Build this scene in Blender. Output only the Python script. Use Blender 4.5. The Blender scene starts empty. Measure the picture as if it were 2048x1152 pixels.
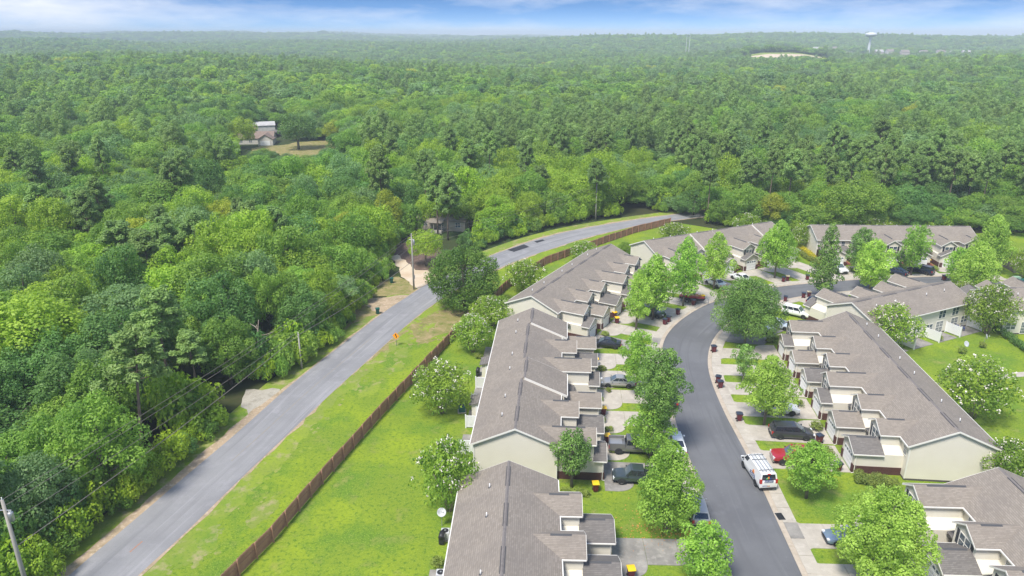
import bpy, bmesh, math, random
import numpy as np
from mathutils import Vector, Matrix
from mathutils.geometry import tessellate_polygon

R_ = math.radians
SC = bpy.context.scene
COL = SC.collection
random.seed(7)
rng = np.random.default_rng(11)

# ------------------------------------------------------------------ camera, sky, sun, exposure
CAM_H = 46.0
FPX = 1421.0                       # focal length in photo pixels (2048 wide)
PITCH = math.atan(508.0 / FPX)
cam_d = bpy.data.cameras.new('camera')
cam = bpy.data.objects.new('camera', cam_d)
COL.objects.link(cam)
cam_d.sensor_width = 36.0
cam_d.lens = FPX / 2048.0 * 36.0
cam_d.clip_start = 0.5
cam_d.clip_end = 60000
cam.location = (0, 0, CAM_H)
cam.rotation_euler = (math.pi / 2 - PITCH, 0, 0)
SC.camera = cam

SUN_EL, SUN_AZ = R_(58), R_(215)   # azimuth clockwise from +Y; sun behind the camera to the left
world = bpy.data.worlds.new('World')
SC.world = world
world.use_nodes = True
nt = world.node_tree
nt.nodes.clear()
N = nt.nodes.new
L = nt.links.new
out = N('ShaderNodeOutputWorld')
bg = N('ShaderNodeBackground')
bg.inputs['Strength'].default_value = 0.10
sky = N('ShaderNodeTexSky')
sky.sky_type = 'NISHITA'
sky.sun_disc = False
sky.sun_elevation = SUN_EL
sky.sun_rotation = SUN_AZ
sky.air_density = 1.0
sky.dust_density = 0.3
sky.ozone_density = 2.0
tc = N('ShaderNodeTexCoord')
sep = N('ShaderNodeSeparateXYZ')
L(tc.outputs['Generated'], sep.inputs[0])
# the clear part of the sky deepens quickly above the horizon: stretch elevation for the lookup
mz = N('ShaderNodeMath'); mz.operation = 'MULTIPLY_ADD'
L(sep.outputs['Z'], mz.inputs[0]); mz.inputs[1].default_value = 7.0; mz.inputs[2].default_value = 0.10
cb = N('ShaderNodeCombineXYZ')
L(sep.outputs['X'], cb.inputs[0]); L(sep.outputs['Y'], cb.inputs[1]); L(mz.outputs[0], cb.inputs[2])
L(cb.outputs[0], sky.inputs['Vector'])
hs = N('ShaderNodeHueSaturation'); hs.inputs['Saturation'].default_value = 1.3; hs.inputs['Value'].default_value = 1.35; hs.inputs['Hue'].default_value = 0.502
L(sky.outputs[0], hs.inputs['Color'])
# clouds: noise over the direction, flattened towards the horizon
mp = N('ShaderNodeMapping'); L(tc.outputs['Generated'], mp.inputs[0])
mp.inputs['Scale'].default_value = (3.2, 3.2, 15.0); mp.inputs['Location'].default_value = (4.1, 2.2, 0.8)
cn = N('ShaderNodeTexNoise'); L(mp.outputs[0], cn.inputs['Vector'])
cn.inputs['Scale'].default_value = 1.0; cn.inputs['Detail'].default_value = 9; cn.inputs['Roughness'].default_value = 0.58
cr = N('ShaderNodeValToRGB'); L(cn.outputs[0], cr.inputs[0])
cr.color_ramp.elements[0].position = 0.42; cr.color_ramp.elements[0].color = (0, 0, 0, 1)
cr.color_ramp.elements[1].position = 0.74; cr.color_ramp.elements[1].color = (1, 1, 1, 1)
mixc = N('ShaderNodeMixRGB'); L(cr.outputs[0], mixc.inputs[0]); L(hs.outputs[0], mixc.inputs[1])
mixc.inputs[2].default_value = (8.2, 8.2, 8.4, 1)
L(mixc.outputs[0], bg.inputs['Color'])
L(bg.outputs[0], out.inputs['Surface'])

sun_d = bpy.data.lights.new('sun', 'SUN')
sun_d.energy = 3.6
sun_d.angle = R_(14)
sun_d.color = (1.0, 0.94, 0.84)
sun = bpy.data.objects.new('sun', sun_d)
COL.objects.link(sun)
sdir = Vector((math.sin(SUN_AZ) * math.cos(SUN_EL), math.cos(SUN_AZ) * math.cos(SUN_EL), math.sin(SUN_EL)))
sun.rotation_euler = sdir.to_track_quat('Z', 'Y').to_euler()
sun.location = (0, 0, 200)

vs = SC.view_settings
SC.display_settings.display_device = 'sRGB'
vs.view_transform = 'Standard'; vs.look = 'None'; vs.gamma = 1.0; vs.exposure = 0.57
vs.use_curve_mapping = False
SC.render.engine = 'CYCLES'
cy = SC.cycles
cy.max_bounces = 5; cy.diffuse_bounces = 3; cy.glossy_bounces = 2; cy.transmission_bounces = 2
cy.volume_bounces = 0; cy.transparent_max_bounces = 6
cy.caustics_reflective = False; cy.caustics_refractive = False
cy.use_denoising = True
cy.sample_clamp_indirect = 5

# ------------------------------------------------------------------ helpers
_c, _s = math.cos(PITCH), math.sin(PITCH)
def at(px, py, z=0.0):
    """photo pixel -> world point on the horizontal plane at height z"""
    u = (px - 1024) / FPX; v = (py - 576) / FPX
    t = (z - CAM_H) / (-_s - v * _c)
    return (u * t, (_c - v * _s) * t, z)
def proj(X, Y, Z):
    zc = Y * _c - (Z - CAM_H) * _s
    v = -(Y * _s + (Z - CAM_H) * _c) / zc
    return 1024 + FPX * X / zc, 576 + FPX * v
def height_for(px, py, top):
    X, Y, _ = at(px, py)
    lo, hi = 0, 60
    for _i in range(40):
        m = (lo + hi) / 2
        if proj(X, Y, m)[1] > top: lo = m
        else: hi = m
    return lo

def terrain(x, y):
    x = np.asarray(x, float); y = np.asarray(y, float)
    r = np.hypot(x, y)
    s = np.clip((r - 260) / 700, 0, 1); s = s * s * (3 - 2 * s)
    h = 6.5 * np.sin(x / 260 + 0.6) * np.cos(y / 330 + 0.3) + 4.5 * np.sin(x / 140 + y / 190)
    h = h + 7 * np.sin(y / 300 - x / 900)
    # mid ridge on the right (houses and water tower), far rise on the left
    ridge = 25 * np.exp(-((y - 2500 + 0.12 * x) / 620) ** 2) / (1 + np.exp(-(x - 250) / 170))
    far = 34 / (1 + np.exp(-(y - 2900) / 380)) / (1 + np.exp((x + 700) / 420))
    far2 = 4 / (1 + np.exp(-(y - 5500) / 600))
    bump = 25 * np.exp(-(((x - 452) / 120) ** 2 + ((y - 1262) / 55) ** 2))
    bump2 = 12 * np.exp(-(((x - 626) / 50) ** 2 + ((y - 1750) / 160) ** 2))
    return s * (h + ridge + far + far2 + bump + bump2)

class MB:
    def __init__(self): self.v = []; self.f = []
    def add(self, vs_, fs_):
        o = len(self.v); self.v += [tuple(p) for p in vs_]; self.f += [tuple(i + o for i in f) for f in fs_]; return self
    def box(self, x0, x1, y0, y1, z0, z1):
        return self.add([(x0, y0, z0), (x1, y0, z0), (x1, y1, z0), (x0, y1, z0), (x0, y0, z1), (x1, y0, z1), (x1, y1, z1), (x0, y1, z1)],
                        [(3, 2, 1, 0), (4, 5, 6, 7), (0, 1, 5, 4), (1, 2, 6, 5), (2, 3, 7, 6), (3, 0, 4, 7)])
    def ext(self, ring, d):
        """prism: ring of 3d points pushed by vector d"""
        n = len(ring); d = Vector(d)
        a = [Vector(p) for p in ring]
        nrm = Vector((0, 0, 0))
        for i in range(n): nrm += a[i].cross(a[(i + 1) % n])
        if nrm.dot(d) > 0: a.reverse()
        vs_ = a + [p + d for p in a]
        tri = tessellate_polygon([a]) if n > 4 else None
        if tri is None: fs_ = [tuple(range(n)), tuple(range(2 * n - 1, n - 1, -1))]
        else:
            fs_ = []
            for t in tri:
                p, q, r = (a[i] for i in t)
                nn = (q - p).cross(r - p)
                t = t if nn.dot(d) < 0 else (t[0], t[2], t[1])
                fs_ += [tuple(t), (t[0] + n, t[2] + n, t[1] + n)]
        for i in range(n):
            j = (i + 1) % n
            fs_.append((j, i, i + n, j + n))
        return self.add(vs_, fs_)
    def tube(self, path, radii, n=8, cap=True):
        pts = [Vector(p) for p in path]; rings = []
        for i, p in enumerate(pts):
            t = (pts[min(i + 1, len(pts) - 1)] - pts[max(i - 1, 0)]).normalized()
            a = t.cross(Vector((0, 0, 1)))
            if a.length < 1e-3: a = Vector((1, 0, 0))
            a.normalize(); b = t.cross(a).normalized()
            r = radii[i] if hasattr(radii, '__len__') else radii
            rings += [p + (a * math.cos(k * 2 * math.pi / n) + b * math.sin(k * 2 * math.pi / n)) * r for k in range(n)]
        fs_ = []
        for i in range(len(pts) - 1):
            for k in range(n):
                fs_.append((i * n + k, i * n + (k + 1) % n, (i + 1) * n + (k + 1) % n, (i + 1) * n + k))
        if cap:
            fs_.append(tuple(range(n - 1, -1, -1))); m = (len(pts) - 1) * n; fs_.append(tuple(range(m, m + n)))
        return self.add(rings, fs_)
    def lathe(self, prof, n=16, c=(0, 0, 0)):
        vs_ = []
        for r, z in prof:
            vs_ += [(c[0] + r * math.cos(k * 2 * math.pi / n), c[1] + r * math.sin(k * 2 * math.pi / n), c[2] + z) for k in range(n)]
        fs_ = []
        for i in range(len(prof) - 1):
            for k in range(n): fs_.append((i * n + k, i * n + (k + 1) % n, (i + 1) * n + (k + 1) % n, (i + 1) * n + k))
        fs_.append(tuple(range(n - 1, -1, -1))); m = (len(prof) - 1) * n; fs_.append(tuple(range(m, m + n)))
        return self.add(vs_, fs_)
    def mesh(self, name, m, smooth=False):
        me = bpy.data.meshes.new(name)
        me.from_pydata(self.v, [], self.f); me.update()
        if m: me.materials.append(m)
        if smooth: me.shade_smooth()
        return me
    def build(self, name, m, parent=None, smooth=False, loc=None, rot=None):
        return put(name, self.mesh(name, m, smooth), parent, loc, rot)

def put(name, me, parent=None, loc=None, rot=None):
    o = bpy.data.objects.new(name, me); COL.objects.link(o)
    if parent: o.parent = parent
    if loc: o.location = loc
    if rot is not None: o.rotation_euler = (0, 0, rot) if not hasattr(rot, '__len__') else rot
    return o
def tag(o, label=None, cat=None, group=None, kind=None):
    if label: o['label'] = label
    if cat: o['category'] = cat
    if group: o['group'] = group
    if kind: o['kind'] = kind
    return o
def thing(name, label, cat, loc=(0, 0, 0), rz=0, group=None):
    o = bpy.data.objects.new(name, None); COL.objects.link(o)
    o.empty_display_size = 0.3
    o.location = loc; o.rotation_euler = (0, 0, rz)
    return tag(o, label, cat, group)
KIDS = {}
def dup(root, loc, rz, label=None, group=None, scale=None, mats=None):
    r = root.copy(); COL.objects.link(r); r.location = loc; r.rotation_euler = (0, 0, rz)
    if scale is not None: r.scale = scale if hasattr(scale, '__len__') else (scale,) * 3
    if label: r['label'] = label
    if group: r['group'] = group
    for ch in list(root.children):
        c = ch.copy(); COL.objects.link(c); c.parent = r
        if mats and ch.name.split('.')[0] in mats:
            for sl in c.material_slots: sl.link = 'OBJECT'; sl.material = mats[ch.name.split('.')[0]]
        for g in ch.children:
            d = g.copy(); COL.objects.link(d); d.parent = c
    return r

# ------------------------------------------------------------------ materials
def newmat(name):
    m = bpy.data.materials.new(name); m.use_nodes = True
    t = m.node_tree; t.nodes.clear()
    o = t.nodes.new('ShaderNodeOutputMaterial'); b = t.nodes.new('ShaderNodeBsdfPrincipled')
    t.links.new(b.outputs[0], o.inputs[0])
    return m, t, b
def flat(name, c, rough=0.6, metal=0.0, coat=0.0, spec=0.5, emit=None):
    m, t, b = newmat(name)
    b.inputs['Base Color'].default_value = (*c, 1); b.inputs['Roughness'].default_value = rough
    b.inputs['Metallic'].default_value = metal; b.inputs['Coat Weight'].default_value = coat
    b.inputs['Specular IOR Level'].default_value = spec
    return m
def noisy(name, layers, rough=0.85, bump=0.0, bscale=20, spec=0.25, coord='Object', stretch=(1, 1, 1), rot=0.0):
    """layers: [base colour, (colour, scale, lo, hi, detail), ...] mixed in turn by noise"""
    m, t, b = newmat(name)
    n = t.nodes.new; l = t.links.new
    tc_ = n('ShaderNodeTexCoord'); mp_ = n('ShaderNodeMapping'); l(tc_.outputs[coord], mp_.inputs[0])
    mp_.inputs['Scale'].default_value = stretch; mp_.inputs['Rotation'].default_value = (0, 0, rot)
    prev = None
    for i, ly in enumerate(layers):
        if i == 0: base = ly; continue
        col, sc, lo, hi = ly[:4]; det = ly[4] if len(ly) > 4 else 4
        tx = n('ShaderNodeTexNoise')
        if len(ly) > 5:
            mu_ = n('ShaderNodeMapping'); l(tc_.outputs['UV'], mu_.inputs[0]); mu_.inputs['Scale'].default_value = ly[5]; l(mu_.outputs[0], tx.inputs['Vector'])
        else: l(mp_.outputs[0], tx.inputs['Vector'])
        tx.inputs['Scale'].default_value = sc; tx.inputs['Detail'].default_value = det; tx.inputs['Roughness'].default_value = 0.6
        rp = n('ShaderNodeMapRange'); l(tx.outputs[0], rp.inputs['Value'])
        rp.inputs['From Min'].default_value = lo; rp.inputs['From Max'].default_value = hi
        mixn = n('ShaderNodeMixRGB'); l(rp.outputs[0], mixn.inputs[0])
        if prev is None: mixn.inputs[1].default_value = (*base, 1)
        else: l(prev.outputs[0], mixn.inputs[1])
        mixn.inputs[2].default_value = (*col, 1); prev = mixn
    if prev: l(prev.outputs[0], b.inputs['Base Color'])
    else: b.inputs['Base Color'].default_value = (*base, 1)
    b.inputs['Roughness'].default_value = rough; b.inputs['Specular IOR Level'].default_value = spec
    if bump:
        tx = n('ShaderNodeTexNoise'); l(mp_.outputs[0], tx.inputs['Vector']); tx.inputs['Scale'].default_value = bscale; tx.inputs['Detail'].default_value = 4
        bp = n('ShaderNodeBump'); bp.inputs['Strength'].default_value = bump; bp.inputs['Distance'].default_value = 0.05
        l(tx.outputs[0], bp.inputs['Height']); l(bp.outputs[0], b.inputs['Normal'])
    return m
def shingle(name, c1, c2, c3):
    m, t, b = newmat(name)
    n = t.nodes.new; l = t.links.new
    tc_ = n('ShaderNodeTexCoord'); sp = n('ShaderNodeSeparateXYZ'); l(tc_.outputs['Object'], sp.inputs[0])
    ad = n('ShaderNodeMath'); ad.operation = 'ADD'; l(sp.outputs[0], ad.inputs[0]); l(sp.outputs[1], ad.inputs[1])
    cbn = n('ShaderNodeCombineXYZ'); l(ad.outputs[0], cbn.inputs[0]); l(sp.outputs[2], cbn.inputs[1])
    br = n('ShaderNodeTexBrick'); l(cbn.outputs[0], br.inputs['Vector'])
    br.inputs['Scale'].default_value = 1.0; br.inputs['Brick Width'].default_value = 0.32; br.inputs['Row Height'].default_value = 0.075
    br.inputs['Mortar Size'].default_value = 0.008; br.inputs['Mortar Smooth'].default_value = 0.3; br.inputs['Bias'].default_value = -0.1
    br.inputs['Color1'].default_value = (*c1, 1); br.inputs['Color2'].default_value = (*c2, 1)
    br.inputs['Mortar'].default_value = (c1[0] * .8, c1[1] * .8, c1[2] * .8, 1)
    tx = n('ShaderNodeTexNoise'); l(tc_.outputs['Object'], tx.inputs['Vector']); tx.inputs['Scale'].default_value = 0.35; tx.inputs['Detail'].default_value = 6
    rp = n('ShaderNodeMapRange'); l(tx.outputs[0], rp.inputs['Value']); rp.inputs['From Min'].default_value = 0.42; rp.inputs['From Max'].default_value = 0.68
    mixn = n('ShaderNodeMixRGB'); l(rp.outputs[0], mixn.inputs[0]); l(br.outputs['Color'], mixn.inputs[1]); mixn.inputs[2].default_value = (*c3, 1)
    mf = n('ShaderNodeMath'); mf.operation = 'MULTIPLY'; l(rp.outputs[0], mf.inputs[0]); mf.inputs[1].default_value = 0.45
    l(mf.outputs[0], mixn.inputs[0])
    l(mixn.outputs[0], b.inputs['Base Color'])
    bp = n('ShaderNodeBump'); bp.inputs['Strength'].default_value = 0.35; bp.inputs['Distance'].default_value = 0.02
    l(br.outputs['Fac'], bp.inputs['Height']); bp.invert = True; l(bp.outputs[0], b.inputs['Normal'])
    b.inputs['Roughness'].default_value = 0.9; b.inputs['Specular IOR Level'].default_value = 0.2
    return m
def siding(name, c):
    m, t, b = newmat(name)
    n = t.nodes.new; l = t.links.new
    tc_ = n('ShaderNodeTexCoord'); sp = n('ShaderNodeSeparateXYZ'); l(tc_.outputs['Object'], sp.inputs[0])
    mu = n('ShaderNodeMath'); mu.operation = 'MULTIPLY'; l(sp.outputs[2], mu.inputs[0]); mu.inputs[1].default_value = 1 / 0.15
    fr = n('ShaderNodeMath'); fr.operation = 'FRACT'; l(mu.outputs[0], fr.inputs[0])
    rp = n('ShaderNodeMapRange'); l(fr.outputs[0], rp.inputs['Value']); rp.inputs['From Min'].default_value = 0.0; rp.inputs['From Max'].default_value = 1.0
    bp = n('ShaderNodeBump'); bp.inputs['Strength'].default_value = 0.55; bp.inputs['Distance'].default_value = 0.03; bp.invert = True
    l(rp.outputs[0], bp.inputs['Height']); l(bp.outputs[0], b.inputs['Normal'])
    tx = n('ShaderNodeTexNoise'); l(tc_.outputs['Object'], tx.inputs['Vector']); tx.inputs['Scale'].default_value = 0.8; tx.inputs['Detail'].default_value = 5
    mixn = n('ShaderNodeMixRGB'); l(tx.outputs[0], mixn.inputs[0])
    mixn.inputs[1].default_value = (*c, 1); mixn.inputs[2].default_value = (c[0] * .9, c[1] * .89, c[2] * .86, 1)
    l(mixn.outputs[0], b.inputs['Base Color']); b.inputs['Roughness'].default_value = 0.6
    return m
def brick(name):
    m, t, b = newmat(name)
    n = t.nodes.new; l = t.links.new
    tc_ = n('ShaderNodeTexCoord'); sp = n('ShaderNodeSeparateXYZ'); l(tc_.outputs['Object'], sp.inputs[0])
    ad = n('ShaderNodeMath'); ad.operation = 'ADD'; l(sp.outputs[0], ad.inputs[0]); l(sp.outputs[1], ad.inputs[1])
    cbn = n('ShaderNodeCombineXYZ'); l(ad.outputs[0], cbn.inputs[0]); l(sp.outputs[2], cbn.inputs[1])
    br = n('ShaderNodeTexBrick'); l(cbn.outputs[0], br.inputs['Vector'])
    br.inputs['Scale'].default_value = 1; br.inputs['Brick Width'].default_value = 0.22; br.inputs['Row Height'].default_value = 0.075; br.inputs['Mortar Size'].default_value = 0.008
    br.inputs['Color1'].default_value = (.085, .022, .017, 1); br.inputs['Color2'].default_value = (.055, .014, .012, 1); br.inputs['Mortar'].default_value = (.12, .07, .06, 1)
    l(br.outputs['Color'], b.inputs['Base Color']); b.inputs['Roughness'].default_value = 0.85
    return m
def leafmat(name, dark, light, trans=0.3, hue=0.03):
    m, t, b = newmat(name)
    n = t.nodes.new; l = t.links.new
    at_ = n('ShaderNodeAttribute'); at_.attribute_name = 'tint'
    oi = n('ShaderNodeObjectInfo')
    mixn = n('ShaderNodeMixRGB'); l(at_.outputs['Fac'], mixn.inputs[0])
    mixn.inputs[1].default_value = (*dark, 1); mixn.inputs[2].default_value = (*light, 1)
    h = n('ShaderNodeHueSaturation'); l(mixn.outputs[0], h.inputs['Color'])
    r1 = n('ShaderNodeMapRange'); l(oi.outputs['Random'], r1.inputs['Value']); r1.inputs['To Min'].default_value = 0.5 - hue; r1.inputs['To Max'].default_value = 0.5 + hue * .15
    l(r1.outputs[0], h.inputs['Hue'])
    mu = n('ShaderNodeMath'); mu.operation = 'MULTIPLY'; l(oi.outputs['Random'], mu.inputs[0]); mu.inputs[1].default_value = 7.31
    fr = n('ShaderNodeMath'); fr.operation = 'FRACT'; l(mu.outputs[0], fr.inputs[0])
    r2 = n('ShaderNodeMapRange'); l(fr.outputs[0], r2.inputs['Value']); r2.inputs['To Min'].default_value = 0.84; r2.inputs['To Max'].default_value = 1.16
    l(r2.outputs[0], h.inputs['Value'])
    l(h.outputs[0], b.inputs['Base Color']); b.inputs['Roughness'].default_value = 0.5; b.inputs['Specular IOR Level'].default_value = 0.3
    tr = n('ShaderNodeBsdfTranslucent')
    g = n('ShaderNodeMixRGB'); g.blend_type = 'MULTIPLY'; g.inputs[0].default_value = 1; l(h.outputs[0], g.inputs[1]); g.inputs[2].default_value = (1.3, 1.35, .6, 1)
    l(g.outputs[0], tr.inputs[0])
    ms = n('ShaderNodeMixShader'); ms.inputs[0].default_value = trans
    l(b.outputs[0], ms.inputs[1]); l(tr.outputs[0], ms.inputs[2])
    o = [x for x in t.nodes if x.type == 'OUTPUT_MATERIAL'][0]
    l(ms.outputs[0], o.inputs[0])
    return m

M = {}
M['lawn'] = noisy('lawn_grass', [(.175, .255, .024), ((.245, .325, .020), .11, .42, .62, 5), ((.11, .215, .022), .2, .48, .64, 5), ((.30, .285, .085), .4, .56, .76, 7), ((.085, .17, .018), 2.6, .49, .68, 5), ((.29, .38, .07), 7, .52, .72, 4)], .95, .7, 12, .1)
M['verge'] = noisy('verge_grass', [(.21, .27, .05), ((.25, .33, .03), .09, .45, .6, 5), ((.15, .25, .03), .18, .5, .66, 5), ((.36, .31, .17), .6, .52, .7, 8), ((.09, .18, .03), 3.0, .52, .8, 4), ((.27, .33, .09), 8, .55, .85, 3)], .95, .6, 14, .1)
M['dry'] = noisy('dry_grass', [(.24, .22, .08), ((.36, .28, .15), .5, .45, .65, 6), ((.14, .18, .04), .9, .5, .7, 5), ((.45, .37, .24), 2.5, .58, .75, 5)], .95, .5, 14, .1)
M['floor'] = noisy('forest_floor', [(.06, .05, .025), ((.035, .06, .018), .12, .4, .6, 5), ((.14, .09, .05), .35, .55, .75, 5), ((.03, .045, .015), 2.0, .5, .75, 5)], .95, .5, 6, .1)
M['sand'] = noisy('sandy_soil', [(.42, .32, .22), ((.30, .24, .15), .6, .45, .65, 7), ((.55, .45, .34), 2.2, .5, .7, 6), ((.16, .17, .07), 1.1, .62, .76, 6)], .95, .4, 15, .1)
M['orange_dirt'] = noisy('orange_dirt', [(.53, .41, .29), ((.63, .54, .43), .25, .4, .65, 6), ((.30, .26, .12), .05, .56, .7, 6)], .95, .3, 5, .1)
M['gravel'] = noisy('pale_gravel', [(.40, .37, .31), ((.28, .26, .21), .8, .45, .7, 7), ((.50, .47, .42), 4, .5, .8, 4)], .95, .4, 20, .1)
M['road'] = noisy('worn_asphalt', [(.28, .28, .288), ((.235, .235, .244), .14, .42, .65, 6), ((.325, .32, .335), .5, .52, .75, 7), ((.18, .18, .20), 6, .6, .9, 3), ((.215, .215, .225), 1.0, .5, .68, 4, (.85, .025, 1)), ((.35, .345, .36), 1.0, .56, .74, 5, (1.6, .04, 1))], .9, .2, 40, .25)
M['street'] = noisy('dark_asphalt', [(.158, .162, .174), ((.128, .131, .143), .12, .42, .62, 6), ((.18, .182, .20), .35, .58, .78, 8), ((.25, .25, .26), 1.1, .66, .82, 8), ((.125, .128, .14), 9, .58, .9, 3), ((.122, .125, .136), 1.0, .5, .66, 4, (.8, .025, 1)), ((.185, .188, .202), 1.0, .58, .8, 6, (1.7, .05, 1))], .85, .2, 40, .3)
M['patch'] = noisy('fresh_asphalt', [(.035, .036, .045), ((.05, .05, .06), .5, .4, .7, 5)], .8, .2, 40, .3)
M['concrete'] = noisy('concrete', [(.47, .43, .375), ((.38, .345, .30), .35, .45, .68, 7), ((.55, .51, .455), 1.2, .5, .75, 6), ((.27, .25, .22), .9, .64, .8, 8)], .9, .15, 30, .2)
M['old_concrete'] = noisy('weathered_concrete', [(.30, .285, .265), ((.20, .19, .18), .45, .42, .65, 7), ((.40, .38, .35), 1.0, .52, .75, 6)], .9, .15, 30, .2)
M['gutter'] = noisy('tan_gutter_concrete', [(.47, .40, .325), ((.37, .315, .25), .6, .45, .68, 7), ((.54, .475, .40), 2.0, .5, .75, 5)], .9, .1, 30, .2)
M['shingle'] = shingle('roof_shingle', (.25, .218, .185), (.318, .28, .24), (.20, .177, .158))
M['shingle_dark'] = shingle('dark_roof_shingle', (.165, .152, .142), (.225, .207, .192), (.12, .115, .115))
M['siding'] = siding('cream_siding', (.735, .70, .615))
M['brick'] = brick('dark_red_brick')
M['white'] = flat('white_trim', (.80, .78, .73), .5)
M['vinyl'] = flat('white_vinyl', (.82, .83, .84), .4)
M['glass'] = flat('window_glass', (.075, .11, .14), .06, 0, 0, .9)  # base colour lightened towards blue to paint in a reflection
M['shutter'] = flat('dark_shutter', (.018, .024, .038), .5)
M['door'] = flat('dark_door', (.04, .02, .018), .5)
M['vent'] = flat('ridge_vent_dark', (.07, .072, .08), .8)
M['cap'] = noisy('ridge_cap', [(.21, .19, .18), ((.16, .145, .14), 3, .4, .7, 4)], .9)
M['found'] = flat('foundation', (.09, .08, .075), .9)
M['wood_fence'] = noisy('brown_fence_wood', [(.46, .255, .18), ((.34, .18, .13), .8, .4, .65, 6), ((.54, .33, .245), 3, .55, .8, 5)], .9, .2, 30, .15)
M['grey_fence'] = noisy('grey_fence_wood', [(.23, .21, .19), ((.15, .14, .13), 1.5, .4, .65, 6)], .9, .2, 30, .15)
M['dark_fence'] = flat('dark_fence_wood', (.05, .032, .03), .9)
M['pole'] = noisy('weathered_pole', [(.42, .40, .36), ((.30, .28, .25), 3, .4, .7, 6)], .9, stretch=(1, 1, .1))
M['bark'] = noisy('grey_bark', [(.20, .175, .15), ((.12, .10, .085), 4, .4, .65, 6)], .95, .5, 20, stretch=(1, 1, .25))
M['pine_bark'] = noisy('pine_bark', [(.23, .175, .145), ((.13, .095, .075), 4, .4, .65, 6)], .95, .5, 20, stretch=(1, 1, .25))
M['pale_bark'] = noisy('pale_bark', [(.42, .36, .29), ((.30, .24, .19), 4, .4, .65, 6)], .95)
M['metal'] = flat('grey_metal', (.45, .46, .48), .4, .6)
M['dish'] = flat('dish_grey', (.55, .57, .60), .5)
M['black'] = flat('black_plastic', (.02, .021, .025), .5)
M['tyre'] = flat('tyre_rubber', (.018, .018, .02), .8)
M['rim'] = flat('alloy_rim', (.42, .42, .44), .3, .7)
M['cglass'] = flat('car_glass', (.02, .026, .036), .04, 0, 0, 1.0)
M['wshield'] = flat('windshield_glass', (.10, .135, .16), .05, 0, 0, 1.0)
M['lamp'] = flat('headlamp', (.75, .77, .80), .1)
M['tail'] = flat('tail_lamp', (.45, .015, .012), .25)
M['plate'] = flat('licence_plate', (.55, .35, .25), .5)
M['chrome'] = flat('chrome', (.6, .61, .63), .15, .9)
M['maroon'] = flat('maroon_plastic', (.115, .010, .020), .4)
M['lid_yellow'] = flat('yellow_plastic', (.85, .53, .01), .4)
M['lid_dark'] = flat('dark_lid_plastic', (.035, .045, .075), .35)
M['lid_cream'] = flat('cream_lid_plastic', (.72, .60, .38), .4)
M['sticker'] = flat('pale_sticker', (.6, .5, .48), .5)
M['green_bin'] = flat('dark_green_plastic', (.006, .085, .062), .4)
M['util_green'] = flat('pale_green_metal', (.30, .46, .34), .5)
M['util_dark'] = flat('dark_green_metal', (.02, .12, .11), .5)
M['sign'] = flat('orange_sign', (.95, .36, .005), .4)
M['wire'] = flat('wire', (.22, .19, .17), .6)
M['yellow_line'] = noisy('worn_yellow_paint', [(.30, .275, .235), ((.27, .26, .255), 1.5, .45, .6, 6)], .9)
M['orange_line'] = noisy('worn_orange_paint', [(.42, .21, .13), ((.27, .23, .22), 3, .5, .62, 6)], .9)
M['flower'] = flat('white_blossom', (.80, .74, .66), .7)
M['leaf_fallen'] = flat('fallen_leaf_orange', (.55, .23, .06), .8)
M['blue_van'] = flat('blue_print', (.02, .06, .22), .4)
M['orange_print'] = flat('orange_print', (.75, .25, .05), .4)
M['green_print'] = flat('green_print', (.12, .45, .16), .4)
M['tower_grey'] = flat('water_tower_paint', (.62, .66, .67), .6)
M['tower_white'] = flat('water_tower_stem_paint', (.80, .83, .84), .6)
M['brown_roof'] = shingle('brown_roof_shingle', (.24, .18, .15), (.30, .23, .19), (.20, .155, .13))
M['metal_roof'] = noisy('pale_metal_roof', [(.48, .47, .46), ((.36, .35, .35), .3, .4, .7, 5)], .5)
M['rust'] = noisy('rusty_metal', [(.33, .17, .11), ((.42, .28, .22), 1, .4, .7, 5)], .8)
M['white_wall'] = noisy('white_house_wall', [(.62, .60, .56), ((.50, .48, .45), .5, .45, .7, 5)], .7)
M['beige_wall'] = noisy('beige_house_wall', [(.52, .47, .40), ((.42, .38, .32), .5, .45, .7, 5)], .7)
M['blue_plastic'] = flat('blue_plastic', (.012, .04, .22), .4)
M['mulch'] = noisy('mulch', [(.13, .085, .07), ((.22, .16, .13), .9, .45, .7, 7), ((.07, .05, .04), 2.5, .5, .7, 5)], .95)
M['red_brick_paver'] = noisy('red_paver', [(.30, .11, .08), ((.22, .08, .06), 3, .4, .7, 4)], .9)

LF = {}
LF['oak'] = leafmat('oak_leaf', (0.091, 0.231, 0.034), (0.344, 0.552, 0.090), 0.42, 0.018)
LF['dark'] = leafmat('dark_leaf', (0.060, 0.172, 0.041), (0.219, 0.404, 0.103), 0.4, 0.012)
LF['bright'] = leafmat('bright_leaf', (0.167, 0.325, 0.028), (0.437, 0.621, 0.075), 0.42, 0.014)
LF['sage'] = leafmat('sage_leaf', (0.116, 0.241, 0.086), (0.307, 0.473, 0.184), 0.4, 0.012)
LF['lime'] = leafmat('lime_leaf', (.26, .34, .030), (.48, .55, .055), 0.34, 0.01)
LF['pine'] = leafmat('pine_needle', (0.163, 0.286, 0.081), (0.353, 0.522, 0.172), 0.4, 0.012)
LF['vine'] = leafmat('vine_leaf', (.13, .28, .018), (.42, .60, .04), 0.34, 0.018)
LF['street'] = leafmat('street_leaf', (0.121, 0.286, 0.028), (0.446, 0.709, 0.115), 0.36, 0.006)
LF['street_light'] = leafmat('street_leaf_light', (0.186, 0.345, 0.034), (0.530, 0.749, 0.149), 0.38, 0.006)
LF['street_dark'] = leafmat('street_leaf_dark', (.065, .17, .032), (.30, .50, .11), 0.3, 0.006)
LF['myrtle'] = leafmat('myrtle_leaf', (.08, .19, .018), (.34, .50, .06), 0.32, 0.012)
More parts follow.
